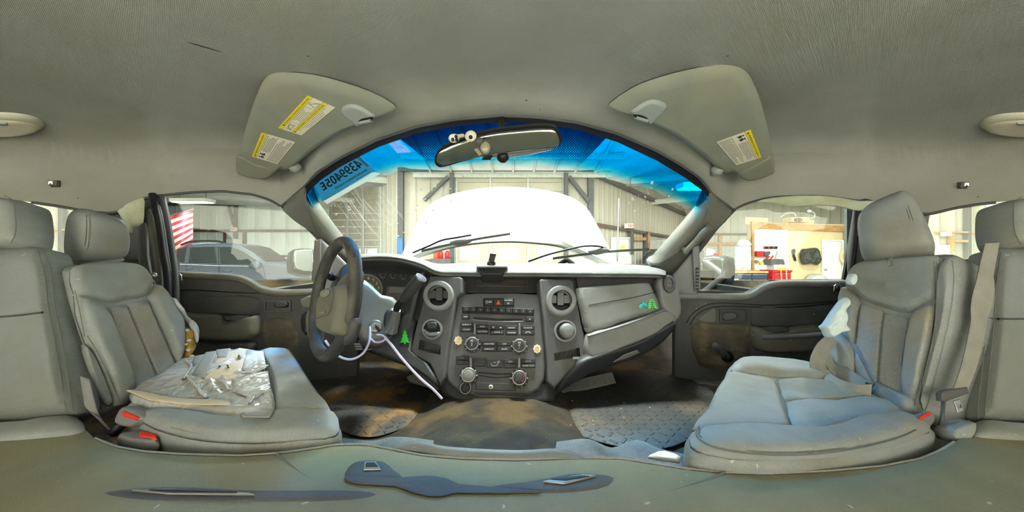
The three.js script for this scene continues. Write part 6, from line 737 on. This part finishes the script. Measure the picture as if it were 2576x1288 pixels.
// passenger seat
const PB = plane([2330, 1068, 0.95], [2060, 930, 1.27], [2440, 650, 1.0], V(0, 0, 1)), PC = plane([2000, 1188, 0.72], [1860, 915, 1.3], [2330, 1065, 0.93]);
{
  const g = thing('passenger_seat', 'grey leather passenger seat with ribbed inserts, scuffed but whole', 'seat');
  const bk = part(g, 'backrest', puff(PB, [[2128, 760], [2134, 704], [2152, 672], [2184, 656], [2244, 648], [2330, 643], [2398, 641], [2416, 650], [2424, 690], [2420, 760], [2404, 846], [2384, 926], [2364, 1004], [2346, 1060], [2326, 1066], [2270, 1034], [2200, 992], [2140, 958], [2092, 930], [2084, 890], [2110, 850], [2134, 820]], { h: 0.03, th: 0.11, e: 0.2, k: 3, rings: 9 }), mt.seat);
  const H = 0.026, pn = (o, m, q) => part(bk, 'panel', puff(PB, o, { h: 0.016, th: 0.006, base: H, e: 0.22, k: 2, rings: 8, ...q }), m);
  pn([[2142, 724], [2148, 696], [2164, 674], [2190, 664], [2250, 657], [2340, 652], [2378, 654], [2384, 690], [2380, 766], [2344, 776], [2320, 800], [2246, 786], [2190, 764], [2172, 744]], mt.seat, { h: 0.02 });
  pn([[2188, 769], [2244, 789], [2240, 830], [2228, 980], [2208, 944], [2174, 880], [2182, 800]], mt.insert, { e: 0.12, h: 0.012, k: 0 }); pn([[2247, 790], [2314, 806], [2308, 860], [2298, 924], [2298, 1020], [2262, 1004], [2231, 984]], mt.insert, { e: 0.12, h: 0.012, k: 0 });
  pn([[2140, 728], [2172, 746], [2186, 770], [2178, 810], [2170, 876], [2150, 846], [2132, 790]], mt.seat, { h: 0.03, e: 0.5 }); pn([[2092, 868], [2130, 838], [2168, 884], [2172, 950], [2150, 948], [2092, 906]], mt.seat, { h: 0.026, e: 0.5 }); pn([[2174, 890], [2206, 948], [2222, 982], [2176, 958]], mt.seat, { h: 0.01 });
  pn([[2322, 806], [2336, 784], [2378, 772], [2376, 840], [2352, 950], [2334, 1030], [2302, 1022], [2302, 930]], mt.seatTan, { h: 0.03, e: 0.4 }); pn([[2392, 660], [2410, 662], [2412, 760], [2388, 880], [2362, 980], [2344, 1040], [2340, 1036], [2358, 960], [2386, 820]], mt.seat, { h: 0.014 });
  for (const d of [0, 6]) part(bk, 'stitching', stitch(PB, [[2382 + d, 672], [2384 + d, 770], [2378 + d, 850], [2354 + d, 960], [2336 + d, 1036]], H + 0.02), mt.thread);
  const HP = plane([2165, 600, 1.22], [2350, 600, 1.1], [2260, 500, 1.2], V(0, 0, 1)), hr = part(g, 'headrest', puff(HP, [[2160, 600], [2159, 548], [2174, 524], [2220, 500], [2256, 486], [2270, 482], [2290, 490], [2312, 518], [2330, 556], [2352, 614], [2350, 632], [2326, 640], [2228, 646], [2186, 643], [2170, 630]], { h: 0.05, th: 0.07, e: 0.6, k: 3, rings: 9 }), mt.seat);
  for (const d of [0, 7]) part(hr, 'stitching', stitch(HP, [[2264 + d, 488, -0.03], [2270 + d, 514, -0.006], [2284 + d, 560, 0.004], [2300 + d, 606, -0.006], [2312 + d, 636, -0.03]], 0.046), mt.thread); part(hr, 'post', rod(P(2240, 640, 1.16), P(2244, 670, 1.14), 0.008), mt.chrome); part(hr, 'post', rod(P(2310, 636, 1.12), P(2312, 664, 1.1), 0.008), mt.chrome);
  const cs = part(g, 'cushion', puff(PC, [[1722, 1120], [1740, 1088], [1780, 1030], [1816, 968], [1834, 926], [1856, 913], [1900, 912], [1980, 918], [2050, 930], [2120, 965], [2200, 996], [2270, 1034], [2332, 1072], [2352, 1092], [2348, 1110], [2310, 1130], [2220, 1158], [2100, 1178], [1980, 1188], [1860, 1182], [1770, 1168], [1730, 1150]], { h: 0.02, th: 0.14, e: 0.16, k: 3, rings: 10 }), mt.seat);
  const C = 0.018, cp = (n, o, m, q, l) => part(cs, n, puff(PC, o, { h: 0.014, th: 0.008, base: C, e: 0.2, k: 2, rings: 8, ...q }), m, l);
  cp('side_bolster', [[1838, 944], [1846, 924], [1870, 917], [1960, 922], [2046, 934], [2104, 962], [2080, 970], [1960, 966], [1900, 956]], mt.seat, { h: 0.026, e: 0.5 }); cp('center_panel', [[1954, 972], [2080, 975], [2140, 985], [2195, 1010], [2100, 1024], [1968, 1026], [1958, 1000]], mt.seat, { h: 0.012 });
  cp('front_panel', [[1832, 950], [1900, 960], [1950, 972], [1966, 1026], [1976, 1060], [1990, 1104], [1900, 1104], [1740, 1098], [1780, 1044]], mt.seat, { h: 0.012 }); cp('rear_panel', [[1974, 1030], [2100, 1028], [2200, 1014], [2266, 1046], [2240, 1076], [2130, 1104], [1996, 1106]], mt.seat, { h: 0.012 });
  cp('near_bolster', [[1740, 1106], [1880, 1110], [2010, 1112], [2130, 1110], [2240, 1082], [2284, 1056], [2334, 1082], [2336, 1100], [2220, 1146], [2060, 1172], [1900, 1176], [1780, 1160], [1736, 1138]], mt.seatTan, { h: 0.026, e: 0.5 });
  for (const d of [0, 8]) part(cs, 'stitching', stitch(PC, [[1756, 1102 + d * 0.4], [1750 + d, 1130], [1790, 1158 - d], [1880, 1176 - d], [2000, 1180 - d], [2140, 1164 - d], [2260, 1132 - d], [2300, 1112 - d]], C + 0.012, 0.0013), mt.thread);
  part(cs, 'seam', stitch(PC, [[1952, 968], [1962, 1000], [1974, 1040], [1984, 1080], [1990, 1104]], C + 0.003, 0.002), mt.thread);
  part(g, 'rear_roll', puff(PC, [[2194, 984], [2240, 1000], [2310, 1040], [2300, 1052], [2262, 1044], [2230, 1022], [2192, 1002]], { h: 0.03, th: 0.02, base: 0.02, k: 2 }), mt.seat); for (const [x, y] of [[2215, 985], [2233, 992]]) part(g, 'foam_chip', puff(PC, [[x - 6, y], [x, y - 4], [x + 6, y + 1], [x, y + 4]], { h: 0.008, th: 0.004, base: 0.055, k: 1, rings: 3 }), shop.white);
}
// middle seat: the wide cushion along the front, and its backrest at both edges
{
  const g = thing('bench_seat', 'wide grey middle seat cushion running along the bottom', 'seat'), Y = level(EYE - 0.437);
  const E = [[-420, 1080], [-100, 1076], [0, 1072], [120, 1066], [200, 1052], [224, 1090], [252, 1106], [300, 1122], [360, 1132], [450, 1139], [600, 1143], [700, 1137], [800, 1123], [850, 1115], [920, 1115], [980, 1126], [1060, 1142], [1160, 1150], [1300, 1154], [1450, 1149], [1560, 1150], [1640, 1162], [1720, 1175], [1820, 1185], [1930, 1189], [2080, 1182], [2220, 1169], [2320, 1150], [2390, 1118], [2430, 1080], [2446, 1062], [2576, 1075], [3000, 1080]];
  const xs = []; for (let x = -420; x <= 3000; x += 30) xs.push(x); const at = (x, dy, h) => Y.at(x, interp(E, x) + dy, h);
  const rows = [xs.map((x) => at(x, 0, 0).add(V(0, -0.16, 0.02))), xs.map((x) => at(x, 0, -0.02)), xs.map((x) => at(x, 1.5, -0.006)), xs.map((x) => at(x, 7, 0)), ...[0.25, 0.5, 0.75, 1].map((t) => xs.map((x) => Y.at(x, lerp(interp(E, x) + 7, 1500, t ** 1.4), 0.004 * Math.sin(t * 3)))), xs.map((x) => V((x - CX) / 900 * 0.9, EYE - 0.437, 0.1)), xs.map((x) => V((x - CX) / 900 * 1.2, EYE - 0.437, 1.1))];
  const cu = part(g, 'cushion', loft(rows, { flat: true, th: 0.02, dir: V(0, -1, 0) }), M([143, 138, 108], { r: 0.5, bump: 'leather', bs: 0.0012, bt: 0.09, tile: 0.6, vary: 0.06, grime: [146, 134, 104], ga: 0.4, gp: 3, fleck: paint, fn: 26, fs: 1.2, s: 111, size: 512 }));
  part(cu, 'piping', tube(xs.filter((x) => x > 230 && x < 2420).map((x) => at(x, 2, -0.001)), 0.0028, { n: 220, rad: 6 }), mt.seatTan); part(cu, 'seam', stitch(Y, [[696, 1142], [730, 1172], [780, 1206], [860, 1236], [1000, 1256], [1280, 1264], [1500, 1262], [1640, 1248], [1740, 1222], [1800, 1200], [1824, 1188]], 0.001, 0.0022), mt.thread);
  part(cu, 'front_ridge', loft([[[985, 1122], [1040, 1120], [1120, 1134], [1300, 1144], [1420, 1142], [1470, 1151]].map(([x, y], i) => Y.at(x, y + 2, i === 0 || i === 5 ? 0.001 : 0.012)), [[985, 1126], [1040, 1128], [1120, 1142], [1300, 1152], [1420, 1150], [1470, 1151]].map(([x, y]) => Y.at(x, y + 4, 0.0))], { nu: 5, nv: 2, th: 0.008, dir: V(0, -1, 0) }), mt.dashGrey);
  const slotted = (l, out, slot, m2) => { const q = thing('slotted_plate', l, 'slotted'); part(q, 'plate', puff(Y, out, { h: 0.004, th: 0.003, base: 0.003, e: 0.1, k: 2, rings: 4 }), mt.dash); part(q, 'slot_frame', plate(Y, slot, { th: 0.004, h: 0.011 }), m2); const c = slot.reduce((a, p) => [a[0] + p[0] / slot.length, a[1] + p[1] / slot.length], [0, 0]); part(q, 'slot', plate(Y, slot.map(([x, y]) => [c[0] + (x - c[0]) * 0.72, c[1] + (y - c[1]) * 0.5]), { th: 0.003, h: 0.0125 }), mt.black); };  // dark raised shapes on the cushion, each with a slot
  slotted('dark latch plate with a square metal slot on the middle cushion', [[866, 1208], [876, 1180], [896, 1166], [930, 1162], [965, 1166], [990, 1186], [1012, 1206], [960, 1212]], [[916, 1173], [946, 1172], [958, 1193], [914, 1194]], mt.silver); slotted('long dark latch plate with a slanted metal slot, bottom centre', [[1222, 1231], [1300, 1222], [1380, 1208], [1440, 1196], [1500, 1197], [1544, 1206], [1530, 1226], [1470, 1240], [1380, 1246], [1280, 1242]], [[1366, 1224], [1468, 1205], [1500, 1209], [1420, 1230]], mt.silver); slotted('very long dark latch plate with a thin slot, bottom left', [[246, 1246], [300, 1236], [420, 1230], [600, 1240], [800, 1243], [940, 1242], [960, 1250], [900, 1264], [700, 1268], [420, 1266], [300, 1258]], [[330, 1246], [420, 1243], [620, 1253], [640, 1258], [420, 1256]], mt.silver);
  one('dark_strap', band([[Y.at(866, 1211, 0.008), V(0, 0, 0.002)], [Y.at(900, 1216, 0.008), V(0, 0, 0.011)], [Y.at(1000, 1222, 0.008), V(0, 0, 0.012)], [Y.at(1150, 1238, 0.008), V(0, 0, 0.012)], [Y.at(1360, 1247, 0.008), V(0, 0, 0.001)]], 0.003), mt.dash, 'dark flat strap lying between the two latch plates', 'strap');
  for (const [l, S, back, head, seam, pip, roll] of [
    ['grey middle seat backrest at the left edge, with its headrest', plane([100, 640, 1.06], [100, 1060, 0.93], [-100, 1060, 0.93]), [[-260, 622], [0, 622], [100, 622], [124, 630], [136, 662], [150, 760], [166, 850], [184, 950], [198, 1026], [192, 1044], [120, 1058], [0, 1068], [-260, 1080]], [[-120, 620], [-124, 540], [-100, 508], [0, 503], [56, 505], [76, 516], [84, 552], [84, 598], [74, 622], [0, 627]], [[-240, 803], [0, 803], [80, 798], [146, 790]], [[118, 634], [134, 690], [146, 780], [164, 870], [180, 960], [190, 1030]], [[-260, 1086], [0, 1072], [120, 1062], [194, 1050], [214, 1082], [120, 1106], [0, 1120], [-260, 1124]]],
    ['grey middle seat backrest at the right edge, with its headrest', plane([2500, 640, 1.06], [2500, 1060, 0.93], [2700, 1060, 0.93]), [[2840, 622], [2560, 622], [2510, 624], [2490, 634], [2482, 670], [2474, 800], [2462, 920], [2446, 1040], [2456, 1062], [2560, 1070], [2840, 1080]], [[2700, 620], [2704, 540], [2680, 510], [2576, 503], [2524, 508], [2508, 520], [2504, 560], [2508, 600], [2522, 624], [2576, 628]], [[2840, 806], [2600, 806], [2470, 806]], [[2494, 640], [2482, 720], [2476, 800], [2466, 900], [2454, 1000], [2450, 1050]], [[2840, 1086], [2576, 1074], [2470, 1066], [2448, 1064], [2440, 1096], [2500, 1110], [2600, 1118], [2840, 1122]]],
  ]) {
    const q = thing('folding_seat', l, 'seat'), b = part(q, 'backrest', puff(S, back, { h: 0.035, th: 0.05, e: 0.2, k: 3, rings: 9 }), M([133, 138, 137], { r: 0.5, bump: 'leather', bs: 0.0012, bt: 0.09, tile: 0.6, vary: 0.05, grime: [122, 122, 114], ga: 0.4, gp: 3, fleck: paint, fn: 12, fs: 1.2, s: 112, size: 512 })); part(b, 'seam', stitch(S, seam, 0.0355, 0.003), mt.dash); part(b, 'stitching', stitch(S, pip, 0.022), mt.thread); part(b, 'stitching', stitch(S, pip.map(([x, y]) => [x + (x < 1288 ? 6 : -6), y]), 0.012), mt.thread);
    const hd = part(q, 'headrest', puff(S, head, { h: 0.05, th: 0.05, e: 0.5, k: 3, rings: 9 }), mt.seat); part(hd, 'stitching', stitch(S, head.slice(4, 9).map(([x, y]) => [x + (x < 1288 ? -6 : 6), y]), 0.036), mt.thread); part(q, 'base_roll', puff(plane([100, 1050, 0.93], [100, 1120, 0.84], [2400, 1050, 0.93]), roll, { h: 0.02, th: 0.03, e: 0.6, k: 2 }), mt.seat);
  }
}
// ---------------------------------------------------------------- belts and buckles
{
  const buckle = (label, S, body, btn, tail) => { const g = thing('belt_buckle', label, 'buckle'); part(g, 'housing', puff(S, body, { h: 0.014, th: 0.014, e: 0.3, k: 2 }), mt.dashGrey); part(g, 'release_button', puff(S, btn, { h: 0.005, th: 0.004, base: 0.013, e: 0.2, k: 1 }), mt.redButton, 'red release button'); if (tail) part(g, 'stalk', tail, mt.black); };
  buckle('upright seat belt buckle with red button beside the torn cushion', plane([300, 1040, 0.93], [375, 1050, 0.9], [330, 1080, 0.9]), [[304, 1040], [318, 1022], [336, 1022], [376, 1042], [374, 1058], [352, 1072], [330, 1076], [298, 1064]], [[322, 1036], [330, 1032], [368, 1050], [364, 1058], [334, 1050]], rod(P(310, 1064, 0.93), P(282, 1092, 0.92), 0.012));
  buckle('flat seat belt buckle with red button below the torn cushion', plane([310, 1108, 0.87], [400, 1118, 0.85], [350, 1090, 0.9]), [[294, 1106], [306, 1098], [350, 1096], [400, 1106], [402, 1118], [380, 1124], [330, 1120]], [[351, 1101], [360, 1100], [398, 1109], [396, 1120], [352, 1113]], null);
  buckle('seat belt buckle with red button at the passenger backrest foot', plane([2290, 1056, 0.9], [2340, 1050, 0.92], [2320, 1090, 0.88]), [[2282, 1056], [2310, 1040], [2330, 1036], [2344, 1050], [2336, 1072], [2320, 1082], [2292, 1066]], [[2289, 1058], [2320, 1040], [2329, 1041], [2326, 1048], [2298, 1064], [2290, 1063]], null);
  one('belt_guide', band([[P(218, 950, 0.97), V(0.012, -0.004, 0)], [P(228, 1000, 0.96), V(0.014, -0.008, 0)], [P(240, 1040, 0.95), V(0.018, -0.014, 0)], [P(268, 1068, 0.94), V(0.016, -0.018, 0)]], 0.006), mt.dashGrey, 'grey plastic recliner cover between the two left backrests', 'cover');
  one('seat_belt', band([[P(2494, 612, 1.0), V(0.02, 0.001, 0)], [P(2476, 700, 0.97), V(0.022, 0.004, 0)], [P(2462, 800, 0.95), V(0.022, 0.004, 0)], [P(2436, 920, 0.92), V(0.021, 0.004, 0)], [P(2412, 986, 0.91), V(0.021, 0.005, 0)]], 0.0025), mt.belt, 'grey belt hanging beside the right edge backrest', 'seat belt');
  const T = plane([2370, 1000, 0.9], [2440, 990, 0.9], [2400, 1040, 0.89]), tg = thing('belt_tongue', 'metal belt tongue at the end of the hanging belt', 'belt tongue'); part(tg, 'slide', plate(T, [[2368, 990], [2378, 982], [2436, 974], [2440, 990], [2380, 1012], [2370, 1010]], { th: 0.016, bev: 0.004 }), mt.dash); part(tg, 'blade', plate(T, [[2402, 1010], [2420, 1004], [2430, 1034], [2414, 1040], [2408, 1020]], { th: 0.003, h: -0.004, holes: [[[2412, 1018], [2422, 1015], [2426, 1028], [2415, 1030]]] }), mt.silver);
  one('belt_anchor_cover', puff(T, [[2374, 1080], [2400, 1064], [2440, 1058], [2434, 1090], [2410, 1110], [2380, 1108]], { h: 0.02, th: 0.02, k: 2 }), mt.seat, 'grey moulded cover below the hanging belt tongue', 'cover'); one('belt_lead', tube([P(2374, 1004, 0.92), P(2370, 1050, 0.9), P(2362, 1090, 0.9)], 0.004), mt.dash, 'thin dark lead beside the passenger buckle', 'lead');
  const B = (x, y, d, wx, wy) => [P(x, y, d), V(wx, wy, 0)];
  one('seat_belt', band([B(2094, 850, 1.2, 0.018, -0.012), B(2068, 880, 1.19, 0.02, -0.016), B(2056, 915, 1.18, 0.026, -0.006), B(2072, 950, 1.14, 0.022, 0.014), B(2104, 972, 1.08, 0.012, 0.022), B(2150, 984, 1.04, 0.004, 0.02), B(2190, 984, 1.02, 0.002, 0.02)], 0.0025), mt.belt, 'grey lap belt looping over the passenger cushion', 'seat belt'); one('seat_belt', band([B(2080, 890, 1.2, 0.03, -0.01), B(2098, 920, 1.18, 0.016, 0.016), B(2130, 948, 1.12, 0.012, 0.02), B(2172, 972, 1.06, 0.008, 0.02)], 0.0025), mt.belt, 'inner length of belt against the passenger bolster', 'seat belt');
  one('tucked_cloth', puff(plane([2060, 830, 1.16], [2130, 780, 1.16], [2120, 850, 1.15]), [[2132, 748], [2118, 754], [2104, 770], [2088, 792], [2072, 816], [2064, 822], [2072, 832], [2078, 846], [2090, 850], [2110, 838], [2130, 832], [2126, 812], [2128, 790], [2126, 770]], { h: 0.018, th: 0.01, wr: 0.006, k: 2, rings: 10 }), mt.cloth, 'pale blue cloth tucked beside the passenger backrest', 'cloth'); one('tucked_cloth', puff(plane([2134, 700, 1.2], [2150, 690, 1.2], [2140, 720, 1.2]), [[2134, 712], [2138, 694], [2150, 688], [2152, 704], [2144, 718]], { h: 0.01, th: 0.01, k: 2 }), mt.cloth, 'scrap of pale cloth at the passenger shoulder', 'cloth');
  one('belt_track', puff(plane([340, 640, 1.5], [390, 640, 1.52], [370, 720, 1.48]), [[352, 566], [366, 560], [374, 640], [384, 700], [390, 716], [376, 720], [366, 660], [354, 620]], { h: 0.008, th: 0.006, k: 2 }), mt.dash, 'dark belt guide on the left door pillar', 'belt guide'); one('belt_bolt', lathe(P(386, 694, 1.47), V(0.3, 0, 1), [[0.014, 0], [0.012, 0.01], [0, 0.012]]), mt.chrome, 'bright bolt low on the left door pillar', 'bolt');
}
// ---------------------------------------------------------------- mats, litter, windscreen marking
{
  const F = level(EYE - 0.66), F2 = level(EYE - 0.655);
  one('floor_mat', puff(F, [[742, 930], [800, 906], [880, 900], [960, 912], [1040, 944], [1088, 962], [1110, 980], [1086, 1000], [1060, 1040], [1030, 1066], [990, 1084], [930, 1098], [860, 1082], [800, 1010]], { h: 0.012, th: 0.006, e: 0.08, k: 3, rings: 5 }), mt.mat, 'rust-stained ribbed rubber mat on the driver side', 'floor mat'); one('floor_mat', puff(F2, [[1404, 972], [1440, 958], [1500, 944], [1560, 934], [1640, 930], [1760, 960], [1800, 1000], [1780, 1060], [1720, 1110], [1640, 1130], [1540, 1118], [1440, 1080], [1414, 1020]], { h: 0.012, th: 0.006, e: 0.08, k: 3, rings: 5 }), mt.mat2, 'dark tread rubber mat on the passenger side', 'floor mat');
  { const t = thing('brake_pedal', 'ribbed rubber pedal under the dash at centre left', 'pedal'), S = plane([1020, 950, 1.7], [1110, 960, 1.7], [1060, 990, 1.66]); part(t, 'pad', plate(S, [[1022, 948], [1046, 936], [1090, 944], [1106, 958], [1106, 980], [1090, 978], [1030, 960]], { th: 0.02, bev: 0.004 }), mt.pillar); for (let i = 0; i < 6; i++) part(t, 'rib', plate(S, rect(1084 + i * 3.6, 944 + i * 1.4, 1086 + i * 3.6, 954 + i * 1.4), { th: 0.005, h: 0.004 }), mt.black); }
  { const t = thing('foot_rest', 'ribbed grey toe board on the passenger side', 'toe board'), S = plane([1405, 975, 1.72], [1545, 938, 1.78], [1420, 1010, 1.66]); part(t, 'board', plate(S, [[1402, 970], [1470, 950], [1540, 935], [1550, 962], [1480, 978], [1416, 992]], { th: 0.01, bev: 0.003 }), mt.dashGrey); for (let i = 0; i < 9; i++) { const x = 1420 + i * 14; part(t, 'rib', plate(S, [[x, 972 - i * 3], [x + 6, 970.5 - i * 3], [x + 9, 984 - i * 3], [x + 3, 985.5 - i * 3]], { th: 0.006, h: 0.004 }), mt.dashGrey); } }
  one('torn_bracket', puff(plane([1640, 1150, 0.92], [1710, 1150, 0.9], [1660, 1170, 0.88]), [[1630, 1148], [1654, 1138], [1672, 1136], [1700, 1144], [1712, 1150], [1708, 1160], [1660, 1154]], { h: 0.004, th: 0.006, k: 0, e: 0.1 }), shop.white, 'pale torn seat bracket left of the passenger cushion', 'bracket');
  // old auction number written mirror-wise, read from outside
  const tx = canvasTex(768, 256, (g, w, h) => { g.fillStyle = '#3aa6c4'; g.fillRect(0, 0, w, h); g.save(); g.translate(w, 0); g.scale(-1, 1); g.fillStyle = '#10242e'; g.textBaseline = 'middle'; g.font = 'bold 150px sans-serif'; g.fillText('4399405E', 60, 92, 640); g.font = 'bold 30px sans-serif'; g.fillText('TRAVELERS INDEMNITY COMPANY', 60, 196, 520); g.font = '20px sans-serif'; g.fillText('06/27/2024  12M  HUB', 60, 232, 420); for (let i = 0; i < 26; i++) g.fillRect(10 + (i % 2) * 2, 20 + i * 6, 34, 2 + (i * 7 % 3)); g.restore(); });
  const wst = thing('windscreen_sticker', 'mirrored number sticker 4399405E at the upper left of the windscreen', 'sticker'); part(wst, 'print', quad(WS, [[790, 462], [900, 386], [946, 428], [812, 506]], { h: 0.004, th: 0.0015, n: 4 }), new THREE.MeshPhysicalMaterial({ map: tx, roughness: 0.5, transmission: 0.35, thickness: 0 })); part(wst, 'backing', quad(WS, [[812, 503], [936, 432], [956, 436], [824, 512]], { h: 0.004, th: 0.0015, n: 3 }), new THREE.MeshPhysicalMaterial({ color: 0xe2e6e4, roughness: 0.6, transmission: 0.3, thickness: 0 }), 'peeling pale edge'); one('peeling_film', quad(WS, [[975, 356], [1006, 352], [1036, 382], [1000, 384]], { h: 0.004, th: 0.001, n: 3 }), new THREE.MeshPhysicalMaterial({ color: 0xcfe2ee, roughness: 0.5, transmission: 0.6, thickness: 0, bumpMap: bumpAt('wrinkle', 1), bumpScale: 0.01 }), 'wrinkled clear film on the left of the blue band', 'film');
  // litter crumbs on the floor and seats
  let q = 5; const r = () => { q = (q * 1664525 + 1013904223) >>> 0; return q / 4294967296; };
  for (let i = 0; i < 9; i++) { const x = 1420 + r() * 300, y = 1000 + r() * 90; one('litter_crumb', puff(F2, [[x - 2.4, y], [x, y - 1], [x + 2.6, y + 0.4], [x, y + 1.1]], { h: 0.002, th: 0.003, base: 0.0125, k: 1, rings: 2 }), paintCrumb(), 'tiny pale crumb on the passenger mat', 'crumb', 'crumbs on the passenger mat'); }
}
function paintCrumb() { return shop.panel; }
// ---------------------------------------------------------------- put every thing's origin at its base
scene.updateMatrixWorld(true);
for (const o of tops) {
  const b = new THREE.Box3().setFromObject(o); if (b.isEmpty()) continue;
  const c = V((b.min.x + b.max.x) / 2, b.min.y, (b.min.z + b.max.z) / 2);
  if (o.isMesh) { o.geometry.translate(-c.x, -c.y, -c.z); o.position.copy(c); for (const k of o.children) k.position.sub(c); }
  else { for (const k of o.children) k.position.sub(c); o.position.copy(c); }
}
renderer.render(scene, camera);
